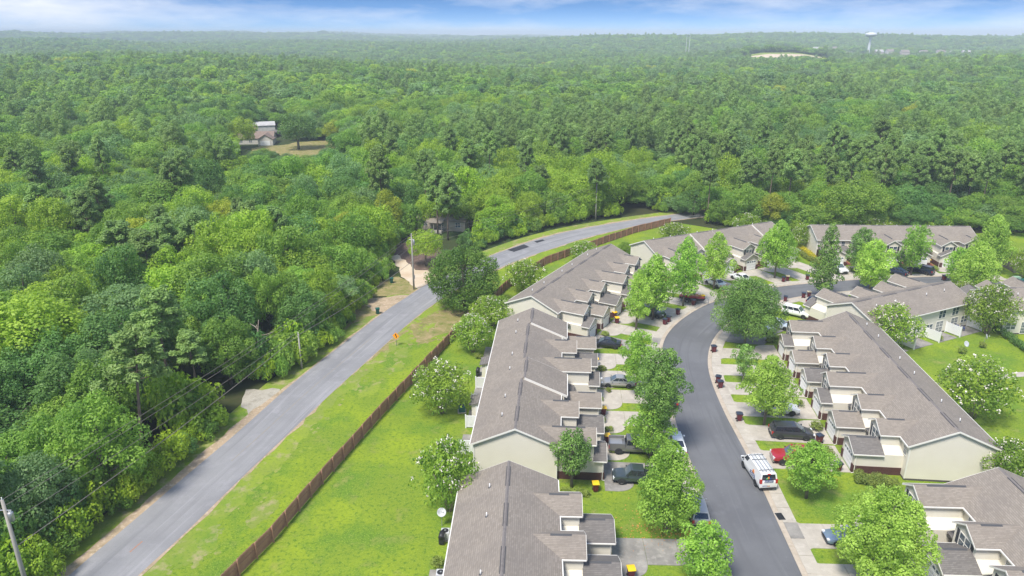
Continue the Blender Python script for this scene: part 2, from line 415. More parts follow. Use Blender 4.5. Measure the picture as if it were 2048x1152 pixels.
LF['hedge'] = leafmat('hedge_leaf', (0.128, 0.214, 0.038), (0.331, 0.413, 0.085), .25, .02)
LF['hedge_gold'] = leafmat('golden_hedge_leaf', (0.342, 0.376, 0.024), (0.840, 0.758, 0.032), .3, .02)
LF['magnolia'] = leafmat('round_tree_leaf', (.045, .135, .018), (.21, .37, .05), 0.28, 0.005)

# ------------------------------------------------------------------ leaf clouds
def leaf_mesh(name, C, Nn, size, aspect, tint, mat):
    n = len(C)
    rnd = rng.normal(size=(n, 3))
    Nn = Nn / (np.linalg.norm(Nn, axis=1, keepdims=True) + 1e-9)
    T = np.cross(Nn, rnd); T /= (np.linalg.norm(T, axis=1, keepdims=True) + 1e-9)
    B = np.cross(Nn, T)
    s = (size * .5)[:, None]; a = s * aspect
    V = np.stack([C + T * s, C + B * a, C - T * s, C - B * a], 1).reshape(-1, 3).astype(np.float32)
    me = bpy.data.meshes.new(name)
    me.vertices.add(4 * n); me.vertices.foreach_set('co', V.ravel())
    me.loops.add(4 * n); me.loops.foreach_set('vertex_index', np.arange(4 * n, dtype=np.int32))
    me.polygons.add(n); me.polygons.foreach_set('loop_start', np.arange(0, 4 * n, 4, dtype=np.int32))
    at_ = me.attributes.new('tint', 'FLOAT', 'FACE'); at_.data.foreach_set('value', np.clip(tint, 0, 1).astype(np.float32))
    me.materials.append(mat); me.update(calc_edges=True)
    return me
def unit(n, zmin=-1.0):
    d = rng.normal(size=(int(n * 4 + 40), 3)); d /= np.linalg.norm(d, axis=1, keepdims=True)
    d = d[d[:, 2] > zmin]
    return d[:n]
def lobes_cloud(C, Rr, n, size, up=.35, rough=.75, zmin=-.75, lob_tint=.5):
    """n leaf cards over the surfaces of lobes (centres C, radii Rr)"""
    w = Rr ** 2; w = w / w.sum()
    k = rng.choice(len(C), n, p=w)
    d = unit(n, zmin)
    while len(d) < n: d = np.vstack([d, unit(n, zmin)])[:n]
    rr = Rr[k] * (0.72 + .38 * rng.random(n))
    P = C[k] + d * rr[:, None]
    Nn = d + rng.normal(size=(n, 3)) * rough * .6 + np.array([0, 0, up])
    lt = rng.random(len(C))
    tint = lob_tint * lt[k] + (1 - lob_tint) * rng.random(n)
    return P, Nn, size * (.7 + .6 * rng.random(n)), tint
def keep_outer(P, Nn, S, T, C, Rr, f=.62):
    """drop cards buried deep inside other lobes"""
    d2 = ((P[:, None, :] - C[None]) ** 2).sum(2)
    inside = (d2 < (Rr[None] * f) ** 2).any(1)
    k = ~inside
    return P[k], Nn[k], S[k], T[k]
def crown_ellipsoid(name, a, b, cz, K, n, size, mat, lr=(.22, .36), zmin=-.3, inner=.6):
    d = unit(K, zmin)
    C = d * np.array([a, a, b]) * (inner + (.9 - inner) * rng.random(len(d)))[:, None]
    C[:, :2] += rng.normal(size=(len(d), 2)) * a * .06
    Rr = a * (lr[0] + (lr[1] - lr[0]) * rng.random(len(d)))
    C = np.vstack([C, [[0, 0, 0]]]); Rr = np.append(Rr, min(a, b) * .5)
    C[:, 2] += cz
    P, Nn, S, T = lobes_cloud(C, Rr, n, size)
    P, Nn, S, T = keep_outer(P, Nn, S, T, C, Rr)
    return leaf_mesh(name, P, Nn, S, .62, T, mat), C, Rr
def trunk_mesh(name, h, r, C=None, nl=6, mat=None, lean=.3, fork=.45):
    mb = MB()
    lx, ly = random.uniform(-lean, lean), random.uniform(-lean, lean)
    top = Vector((lx, ly, h))
    path = [Vector((0, 0, -.3)), Vector((lx * .15, ly * .15, h * .3)), Vector((lx * .5, ly * .5, h * .65)), top]
    mb.tube(path, [r * 1.25, r, r * .65, r * .2], 7)
    if C is not None and len(C):
        idx = rng.choice(len(C), min(nl, len(C)), replace=False)
        for i in idx:
            e = Vector(C[i]); z0 = max(h * .22, min(h * .8, e.z - .6 - .4 * math.hypot(e.x, e.y)))
            t = z0 / h
            s0 = Vector((lx * t, ly * t, z0))
            mid = s0.lerp(e, .5) + Vector((0, 0, .15))
            mb.tube([s0, mid, e], [r * .45, r * .3, r * .08], 5)
    return mb.mesh(name, mat or M['bark'], True)
def crown_profile(name, h0, h1, w, K, n, size, mat, prof, lr=(.13, .2), gap=0.0, zmin=-.6):
    t = (np.arange(K) + rng.random(K)) / K
    ph = np.arange(K) * 2.39996 + rng.random(K) * .8
    r = np.interp(t, [p[0] for p in prof], [p[1] for p in prof]) * w * .5
    rad = w * (lr[0] + (lr[1] - lr[0]) * rng.random(K)) * (.75 + .35 * (1 - t))
    rc = np.maximum(r - rad * .6, 0) * (.6 + .5 * rng.random(K))
    out_ = rng.random(K) < .16; rc = np.where(out_, rc * 1.22, rc); rad = np.where(out_, rad * .72, rad)
    C = np.stack([rc * np.cos(ph), rc * np.sin(ph), h0 + (h1 - h0) * t - rad * .3], 1)
    K2 = max(4, K // 5)
    t2 = (np.arange(K2) + .5) / K2
    C2 = np.stack([rng.normal(size=K2) * .2, rng.normal(size=K2) * .2, h0 + (h1 - h0) * t2 * .92], 1)
    R2 = np.maximum(np.interp(t2, [p[0] for p in prof], [p[1] for p in prof]) * w * .5 * .5, .3)
    C = np.vstack([C, C2]); rad = np.append(rad, R2)
    if n is None: n = int(min(60000, (4 * math.pi * rad ** 2).sum() * .44 / (.33 * size * size)))
    P, Nn, S, T = lobes_cloud(C, rad, n, size, .3, .9, zmin, .62)
    P, Nn, S, T = keep_outer(P, Nn, S, T, C, rad, .6)
    return leaf_mesh(name, P, Nn, S, .66, T, mat), C, rad
def pine_meshes(h, n_br, seed, mat, per=95, card=.62, z0f=.5, spread=1.0):
    mb = MB(); lx, ly = random.uniform(-.7, .7), random.uniform(-.7, .7)
    def tp(z): t = z / h; return Vector((lx * t * t, ly * t * t, z))
    mb.tube([tp(-.3), tp(h * .3), tp(h * .6), tp(h * .85), tp(h)], [.24, .19, .14, .09, .03], 7)
    Cs, Rs = [], []
    for i in range(n_br):
        t = (i + random.random()) / n_br; z = h * (z0f + (1 - z0f) * t)
        ln = spread * ((1 - t) ** .75 * 3.0 + .45) * random.uniform(.65, 1.15)
        if t < .25: ln *= random.uniform(.5, 1.0)
        a = i * 2.4 + random.uniform(-.5, .5)
        s0 = tp(z); e = s0 + Vector((math.cos(a) * ln, math.sin(a) * ln, .35 * ln * (.3 + t) + random.uniform(-.1, .3)))
        mb.tube([s0, s0.lerp(e, .5) - Vector((0, 0, .06)), e], [.055, .04, .02], 4, False)
        for f_, rr in ((1.0, .72), (.62, .62)):
            if f_ < 1 and ln < 1.4: continue
            c = s0.lerp(e, f_); Cs.append(c); Rs.append(rr * random.uniform(.8, 1.2))
            if random.random() < .6:
                c2 = c + Vector((random.uniform(-.7, .7), random.uniform(-.7, .7), random.uniform(-.15, .45))); Cs.append(c2); Rs.append(.55 * random.uniform(.8, 1.2))
    Cs.append(tp(h)); Rs.append(.6)
    C = np.array([tuple(c) for c in Cs]); Rr = np.array(Rs)
    n = per * len(C)
    k = np.repeat(np.arange(len(C)), per)
    d = unit(n, -.5)
    while len(d) < n: d = np.vstack([d, unit(n, -.5)])[:n]
    P = C[k] + d * (Rr[k] * (.35 + .6 * rng.random(n)))[:, None]
    # needle sprays: long thin cards roughly along d
    Nn = np.cross(d, rng.normal(size=(n, 3))) * .6 + .6 * d + np.array([0, 0, .8])
    T = .45 * rng.random(len(C))[k] + .55 * rng.random(n)
    return leaf_mesh('crown', P, Nn, np.full(n, card) * (.7 + .6 * rng.random(n)), .42, T, mat), mb.mesh('trunk', M['pine_bark'], True)

# ------------------------------------------------------------------ ground, roads, lawns
def pip(px, py, poly):
    px = np.asarray(px, float); py = np.asarray(py, float)
    c = np.zeros(px.shape, bool); n = len(poly); j = n - 1
    for i in range(n):
        xi, yi = poly[i][:2]; xj, yj = poly[j][:2]
        if yi != yj:
            c ^= ((yi > py) != (yj > py)) & (px < (xj - xi) * (py - yi) / (yj - yi) + xi)
        j = i
    return c
def sheet(name, pts, z, m, kind='structure', thick=0.0):
    ring = [Vector((p[0], p[1], z)) for p in pts]
    if thick:
        return tag(MB().ext([(p.x, p.y, z - thick) for p in ring], (0, 0, thick)).build(name, m), kind=kind)
    tri = tessellate_polygon([ring])
    fs_ = []
    for t in tri:
        a, b, c = (ring[i] for i in t)
        fs_.append(t if (b - a).cross(c - a).z > 0 else (t[0], t[2], t[1]))
    return tag(MB().add(ring, fs_).build(name, m), kind=kind)
def rough(pts, step=1.2, amp=.45):
    P = resample(list(pts) + [pts[0]], step)[:-1]
    n = len(P); o = []
    for i, p in enumerate(P):
        t = P[(i + 1) % n] - P[i - 1]
        if t.length < 1e-6: o.append(p); continue
        nn = Vector((-t.y, t.x)).normalized()
        o.append(p + nn * amp * (math.sin(i * 1.7 + n) * .5 + random.uniform(-.7, .7)))
    return o
def px2(l): return [Vector(at(x, y)[:2]) for x, y in l]
def resample(pts, step):
    d = [0]
    for a, b in zip(pts, pts[1:]): d.append(d[-1] + (b - a).length)
    n = max(2, int(d[-1] / step) + 1)
    o = []
    for s_ in np.linspace(0, d[-1], n):
        i = max(0, min(len(pts) - 2, int(np.searchsorted(d, s_)) - 1))
        o.append(pts[i].lerp(pts[i + 1], (s_ - d[i]) / max(1e-6, d[i + 1] - d[i])))
    return o
def smooth(pts, it=2):
    for _k in range(it):
        q = [pts[0]]
        for a, b in zip(pts, pts[1:]): q += [a.lerp(b, .25), a.lerp(b, .75)]
        pts = q + [pts[-1]]
    return pts
def offset(pts, d):
    o = []
    for i, p in enumerate(pts):
        t = (pts[min(i + 1, len(pts) - 1)] - pts[max(i - 1, 0)]).normalized()
        o.append(p + Vector((-t.y, t.x)) * (d[i] if hasattr(d, '__len__') else d))
    return o
def worn(name, pts, z, m, amp=.9, dens=1.6):
    P = resample(list(pts) + [pts[0]], .8)[:-1]
    ring = [Vector((p.x, p.y, z)) for p in rough(pts, 1.0, .5)]
    mb = MB(); tri = tessellate_polygon([ring]); fs_ = []
    for t in tri:
        a, b, c = (ring[i] for i in t); fs_.append(t if (b - a).cross(c - a).z > 0 else (t[0], t[2], t[1]))
    mb.add(ring, fs_); k = 0
    for p in P:
        for _q in range(int(dens * 2)):
            k += 1; c = p + Vector((random.gauss(0, amp), random.gauss(0, amp))); r = random.uniform(.08, .42)
            n = 7; zz = z + .0006 + .00012 * (k % 40)
            mb.add([(c.x + r * random.uniform(.5, 1.2) * math.cos(j * 2 * math.pi / n), c.y + r * random.uniform(.5, 1.2) * math.sin(j * 2 * math.pi / n), zz) for j in range(n)], [tuple(range(n))])
    return tag(mb.build(name, m), kind='structure')
def ribbon(name, A, B, z, m, thick=0.0, kind='structure'):
    mb = MB(); n = len(A)
    if thick:
        for i in range(n - 1):
            mb.ext([(A[i].x, A[i].y, z - thick), (A[i + 1].x, A[i + 1].y, z - thick), (B[i + 1].x, B[i + 1].y, z - thick), (B[i].x, B[i].y, z - thick)], (0, 0, thick))
    else:
        vs_ = [(p.x, p.y, z) for p in A] + [(p.x, p.y, z) for p in B]
        up = (A[1] - A[0]).cross(B[0] - A[0]) > 0
        mb.add(vs_, [(i, i + 1, n + i + 1, n + i) if up else (n + i, n + i + 1, i + 1, i) for i in range(n - 1)])
    o_ = mb.build(name, m)
    if not thick:
        dl = [0]
        for i in range(n - 1): dl.append(dl[-1] + ((A[i + 1] - A[i]).length + (B[i + 1] - B[i]).length) / 2)
        uv = o_.data.uv_layers.new(name='UVMap')
        for lp in o_.data.loops:
            vi = lp.vertex_index; uv.data[lp.index].uv = ((0, dl[vi]) if vi < n else ((A[vi - n] - B[vi - n]).length, dl[vi - n]))
    return tag(o_, kind=kind)

# terrain sheet: fine near, coarse to the horizon
rs = np.concatenate([np.linspace(0, 260, 14), np.geomspace(275, 9000, 70)])
th_ = np.linspace(R_(-75), R_(75), 121)
RR, TT = np.meshgrid(rs, th_, indexing='ij')
GX, GY = RR * np.sin(TT), RR * np.cos(TT) - 30
GZ = terrain(GX, GY) - 0.06
nr, na = GX.shape
gv = np.stack([GX, GY, GZ], 2).reshape(-1, 3)
gf = [(i * na + j, i * na + j + 1, (i + 1) * na + j + 1, (i + 1) * na + j) for i in range(nr - 1) for j in range(na - 1)]
mb = MB(); mb.v = [tuple(p) for p in gv]; mb.f = [f[::-1] for f in gf]
# the far ground carries the colour of the woods that cover it
gm = noisy('wooded_ground', [(.05, .055, .022), ((.04, .075, .022), .010, .42, .6, 8), ((.028, .05, .016), .05, .5, .66, 6), ((.085, .07, .04), .3, .58, .75, 5)], .95, .4, 1.2, .1)
tag(mb.build('ground', gm), kind='structure')

RL_px = [(60, 1230), (135, 1152), (259, 1049), (362, 960), (470, 870), (531, 815), (560, 789), (590, 763), (661, 707), (725, 657), (769, 623), (823, 588), (852, 569), (905, 545), (968, 516), (1015, 499), (1068, 480), (1155, 458), (1280, 438), (1302, 435.5)]
RR_px = [(200, 1230), (274, 1152), (362, 1075), (448, 990), (500, 940), (637, 811), (676, 774), (731, 725), (775, 685), (823, 641), (863, 611), (925, 571), (993, 538), (1056, 513), (1109, 496), (1171, 475), (1280, 449.5), (1302, 446)]
RL = resample(smooth(px2(RL_px) + [Vector((60, 196)), Vector((85, 205))]), 1.6)
RRt = smooth(px2(RR_px) + [Vector((58, 188)), Vector((85, 197))])
def match(A, B):
    """resample polyline B so that it pairs with A"""
    d = [0]
    for a, b in zip(B, B[1:]): d.append(d[-1] + (b - a).length)
    o = []
    for s_ in np.linspace(0, d[-1], len(A)):
        i = max(0, min(len(B) - 2, int(np.searchsorted(d, s_)) - 1))
        o.append(B[i].lerp(B[i + 1], (s_ - d[i]) / max(1e-6, d[i + 1] - d[i])))
    return o
RRp = match(RL, RRt)
ribbon('county_road', RL, RRp, .03, M['road'])
# worn centre line pieces
ctr = [a.lerp(b, .5) for a, b in zip(RL, RRp)]
for i0, i1, m in ((15, 27, 'yellow_line'), (27, 38, 'yellow_line'), (5, 6, 'orange_line')):
    seg = ctr[i0:i1 + 1]
    ribbon('road_marking', offset(seg, .07), offset(seg, -.07), .036, M[m])
# dark repair patches on the far stretch
for q in ([(1014, 500), (1048, 489), (1059, 494), (1028, 504)], [(1068, 483), (1085, 479), (1090, 481), (1074, 486)]):
    sheet('asphalt_patch', px2(q), .035, M['patch'])
# sandy shoulders with uneven edges
def wob(n, a, b, k=.35):
    x = np.cumsum(rng.normal(size=n) * k); x -= np.linspace(0, x[-1], n)
    return np.clip((a + b) / 2 + x * .4 + rng.normal(size=n) * .12, a, b)
ribbon('road_shoulder', offset(RL, wob(len(RL), .25, 1.5)), offset(RL, -.35), .018, M['sand'])
ribbon('road_shoulder', offset(RRp, .3), offset(RRp, -wob(len(RRp), .05, .7, .2)), .019, M['sand'])
ribbon('grass_verge', offset(RL, 3.6), offset(RL, 0), .008, M['verge'])

SL_px = [(1490, 1230), (1466, 1152), (1440, 1100), (1405, 1000), (1385, 930), (1357, 865), (1347, 827), (1333, 770), (1322, 702), (1332, 670), (1360, 641), (1402, 614), (1450, 596), (1500, 584), (1547, 575), (1620, 567), (1678, 562.5), (1706, 560.5), (1800, 556), (1880, 553), (1967, 553.5), (2002, 566), (2060, 574), (2150, 580)]
SR_px = [(1640, 1230), (1604, 1152), (1534, 999), (1502, 926), (1469, 864), (1452, 833), (1427, 777), (1416, 740), (1415, 712), (1422, 685), (1440, 660), (1464, 640), (1500, 620), (1547, 604), (1590, 595), (1627, 589), (1683, 583), (1750, 579), (1850, 577), (1963, 581), (2060, 590), (2150, 596)]
SL = resample(smooth(px2(SL_px)), 1.2)
SR = smooth(px2(SR_px))
SRp = match(SL, SR)
ribbon('street', SL, SRp, .03, M['street'])
SRr = resample(SR, 1.2)
GW = .55
ribbon('gutter', SL, offset(SL, GW), .075, M['gutter'], .12)
ribbon('gutter', SRr, offset(SRr, -GW), .075, M['gutter'], .12)
street_poly = [tuple(p) for p in offset(SL, GW + .5)] + [tuple(p) for p in offset(SRp, -(GW + .5))][::-1]

# lawn sheets
fence_px = [(440, 1190), (478, 1152), (545, 1085), (625, 990), (755, 842), (905, 680), (960, 627), (1015, 577), (1090, 530), (1200, 490), (1270, 466), (1340, 449)]
FEN = px2(fence_px)
NBR = [Vector((44, 178)), Vector((52, 172)), Vector((62, 167)), Vector((100, 166)), Vector((135, 172)), Vector((210, 178))]
lawn_poly = [p for p in RRp if p.y < 181] + NBR + [Vector((210, 40)), Vector((-30, 30))]
sheet('lawn', lawn_poly, 0.0, M['lawn'])
# drier strip between road and fence
idx = [i for i, p in enumerate(RRp) if 40 < p.y < 128]
A_ = [RRp[i] for i in idx]
worn('grass_verge', [p for p in offset(A_, -.1)] + [p for p in offset(A_, -wob(len(A_), 1.2, 2.6, .3))][::-1], .005, M['verge'], .8, 1.4)
random.seed(5)
for _k in range(15):
    i_ = random.randrange(len(A_) - 2); c_ = A_[i_].lerp(RRp[idx[i_]], 0); t_ = (A_[i_ + 1] - A_[i_]).normalized(); n_ = Vector((t_.y, -t_.x))
    c_ = c_ + n_ * random.uniform(1.5, 5.5); w_ = random.uniform(.8, 2.6)
    worn('dry_grass_patch', [c_ + t_ * w_ * math.cos(a) + n_ * w_ * .4 * math.sin(a) for a in (0, .8, 1.6, 2.4, 3.2, 4, 4.8, 5.6)], .012 + .0007 * _k, M['verge'], .5, 1.0)
worn('dry_grass_patch', (px2([(820, 655), (880, 618), (955, 622), (985, 640), (930, 660), (880, 668), (840, 690)])), .012, M['dry'])
worn('dry_grass_patch', (px2([(690, 715), (790, 668), (815, 660), (770, 700), (700, 745)])), .011, M['dry'])
for q in ([(1020, 513), (1050, 503), (1074, 504), (1052, 511)],):
    sheet('sandy_patch', rough(px2(q)), .02, M['sand'])
# drives and bare ground on the wooded side of the county road
sheet('dirt_drive', rough(px2([(857, 573), (875, 548), (850, 541), (830, 539), (793, 508), (782, 513), (800, 545), (806, 556), (826, 573), (838, 581)])), .014, M['orange_dirt'])
sheet('sandy_apron', rough(px2([(768, 626), (826, 588), (760, 596), (720, 598), (714, 606), (736, 614), (748, 622)])), .016, M['sand'])
sheet('dry_grass_patch', rough(px2([(716, 596), (828, 587), (836, 578), (800, 552), (770, 556), (735, 585)])), .010, M['dry'])
sheet('gravel_apron', rough(px2([(500, 836), (566, 790), (556, 777), (495, 778), (480, 800), (490, 822)])), .017, M['gravel'])
sheet('leaf_litter', rough(px2([(795, 530), (860, 545), (905, 520), (870, 490), (800, 485), (780, 505)])), .009, M['mulch'])
sheet('leaf_litter', rough(px2([(690, 660), (720, 640), (775, 622), (745, 606), (715, 610)])), .012, M['dry'])

# fences, street furniture: things made in loops below
def seglist(pts, step):
    P = resample(pts, step); return list(zip(P, P[1:])), P

def wood_fence():
    root = thing('wood_fence', 'long brown wooden privacy fence between the road verge and the back lawns', 'fence', (FEN[0].x, FEN[0].y, 0))
    segs, P = seglist(FEN, 2.4)
    ln = (P[1] - P[0]).length
    mb = MB(); n = 17
    for k in range(n):
        x0 = k * ln / n + .006
        h = 1.80 + .03 * math.sin(k * 2.3)
        mb.box(x0, x0 + ln / n - .012, -.012, .012, .05, h)
    for z in (.35, 1.0, 1.6): mb.box(0, ln, -.055, -.014, z, z + .09)
    me = mb.mesh('panel', M['wood_fence'])
    pm = MB().box(-.06, .06, -.17, -.06, -.1, 1.86).mesh('post', M['wood_fence'])
    ox = Vector((FEN[0].x, FEN[0].y))
    for a, b in segs:
        d = b - a; ang = math.atan2(d.y, d.x)
        o = put('panel', me, root, (a.x - ox.x, a.y - ox.y, random.uniform(-.04, .03)), ang)
        o.scale = (d.length / ln, 1, random.uniform(.97, 1.03))
        put('post', pm, root, (a.x - ox.x, a.y - ox.y, 0), ang)
    d = P[-1] - P[-2]; ang = math.atan2(d.y, d.x)
    put('post', pm, root, (P[-1].x - ox.x, P[-1].y - ox.y, 0), ang)
wood_fence()

# sidewalks: slab by slab
SWW = 1.35
def sidewalk(name, edge, sgn, y_stop):
    root = tag(bpy.data.objects.new(name, None), kind='structure'); COL.objects.link(root)
    inner = offset(edge, sgn * (GW + .01)); outer = offset(edge, sgn * (GW + SWW))
    k = 0; i = 0
    while i + 2 < len(edge):
        if edge[i].y > 30 and edge[i].x < 95:
            a0, a1, b0, b1 = inner[i], inner[i + 2], outer[i], outer[i + 2]
            g = .012
            ring = [a0.lerp(a1, g), a1.lerp(a0, g), b1.lerp(b0, g), b0.lerp(b1, g)]
            zt = .082 + random.uniform(-.004, .004)
            m = M['concrete'] if random.random() < .97 else M['old_concrete']
            MB().ext([(p.x, p.y, -.02) for p in ring], (0, 0, zt + .02)).build('slab', m, root)
        i += 2
sidewalk('sidewalk', SRr, -1, 200)
sidewalk('sidewalk', SL, 1, 200)
# drain grate by the right kerb
dg = thing('storm_drain', 'black storm drain grate set in the gutter below the white van', 'drain', (at(1560, 1034)[0], at(1560, 1034)[1], .08), R_(4))
MB().box(-.42, .42, -.62, .62, -.1, .004).build('frame', M['concrete'], dg)
gmb = MB()
for k in range(9): gmb.box(-.34, .34, -.53 + k * .118, -.45 + k * .118, .006, .02)
gmb.box(-.36, .36, -.55, .55, .0055, .0085)
gmb.build('grate', M['black'], dg)
# paved footpath across the right lawn
fp = resample(smooth(px2([(1990, 757), (2010, 752), (2048, 748), (2140, 744)])), 1.4)
ribbon('footpath', offset(fp, .65), offset(fp, -.65), .03, M['concrete'], .05)

# ------------------------------------------------------------------ townhouses
E_, RID, SLP, HW, OV = 4.4, 6.5, 2.1 / 4.85, 4.5, .35
ME = {}
def cached(key, fn):
    if key not in ME: ME[key] = fn()
    return ME[key]
def window(par, x, y, z, rz, w, h, two=True, grid=False):
    def fr():
        mb = MB(); t = .07
        mb.box(-w / 2 - t, w / 2 + t, 0, .05, h / 2, h / 2 + t); mb.box(-w / 2 - t, w / 2 + t, 0, .06, -h / 2 - t, -h / 2)
        mb.box(-w / 2 - t, -w / 2, 0, .05, -h / 2, h / 2); mb.box(w / 2, w / 2 + t, 0, .05, -h / 2, h / 2)
        if two: mb.box(-.05, .05, 0, .05, -h / 2, h / 2)
        xs = [(-w / 2, -.05), (.05, w / 2)] if two else [(-w / 2, w / 2)]
        for a, b in xs:
            mb.box(a, b, .012, .045, -.03, .03)
            if grid:
                n = 3 if (b - a) > .5 else 2
                for k in range(1, n): xx = a + (b - a) * k / n; mb.box(xx - .012, xx + .012, .014, .038, -h / 2, h / 2)
                for zz in (-h / 4, h / 4): mb.box(a, b, .015, .036, zz - .012, zz + .012)
        return mb.mesh('window', M['white'])
    def pn(a, b, up):
        return lambda: MB().box(a, b, .004, .02, .03 if up else -h / 2, h / 2 if up else -.03).mesh('pane', M['glass'])
    o = put('window', cached(('wf', w, h, two, grid), fr), par, (x, y, z), rz)
    for a, b in ([(-w / 2, -.05), (.05, w / 2)] if two else [(-w / 2, w / 2)]):
        for up in (0, 1):
            put('pane', cached(('wp', a, b, h, up), pn(a, b, up)), o)
    return o
def garage_door(par, x, y, w=2.5, h=2.05):
    def frm():
        mb = MB()
        for r in range(4):
            z0 = .02 + r * (h - .02) / 4; z1 = z0 + (h - .02) / 4 - .02
            mb.box(-w / 2, w / 2, 0, .04, z0, z1)
            if r < 3:
                for k in range(4):
                    x0 = -w / 2 + .1 + k * (w - .1) / 4
                    mb.box(x0, x0 + (w - .1) / 4 - .1, .041, .058, z0 + .1, z1 - .1)
        return mb.mesh('garage_door', M['vinyl'])
    def pane():
        mb = MB()
        for k in range(4):
            x0 = -w / 2 + .14 + k * (w - .1) / 4; ww = (w - .1) / 4 - .18
            ring = [(x0, .042, h - .38), (x0 + ww, .042, h - .38), (x0 + ww, .042, h - .22), (x0 + ww * .5, .042, h - .12), (x0, .042, h - .22)]
            mb.ext(ring, (0, .012, 0))
        return mb.mesh('window_pane', M['glass'])
    o = put('garage_door', cached('gd', frm), par, (x, y, 0))
    put('window_pane', cached('gdp', pane), o)
def gable_roof(par, u0, u1, v0, v1, ze, slope, mat, name, trim=True, vent=None):
    """gable roof with its ridge along v; front end at v1"""
    uc = (u0 + u1) / 2; hw = (u1 - u0) / 2; zr = ze + hw * slope; t = .13
    ring = [(u0, v0, ze), (uc, v0, zr), (u1, v0, ze), (u1, v0, ze - t), (uc, v0, zr - t), (u0, v0, ze - t)]
    MB().ext(ring, (0, v1 - v0, 0)).build(name, mat, par)
    if trim:
        tb = MB()
        for s_ in (-1, 1):
            e0 = (uc, v1 + .003, zr - .02); e1 = (uc + s_ * hw, v1 + .003, ze - .02)
            tb.ext([e0, e1, (e1[0], e1[1], e1[2] - .17), (e0[0], e0[1], e0[2] - .17)], (0, .035, 0))
        tb.build('rake_board', M['white'], par)
        for s_ in (-1, 1):
            ue = uc + s_ * (hw + .003)
            MB().box(min(ue, ue + s_ * .09), max(ue, ue + s_ * .09), v0, v1 - .02, ze - .15, ze - .035).build('gutter', M['white'], par)
    if vent:
        MB().ext([(uc - .14, vent[0], zr - .14 * slope + .012), (uc, vent[0], zr + .05), (uc + .14, vent[0], zr - .14 * slope + .012)], (0, vent[1] - vent[0], 0)).build('ridge_vent', M['vent'], par)
    return zr

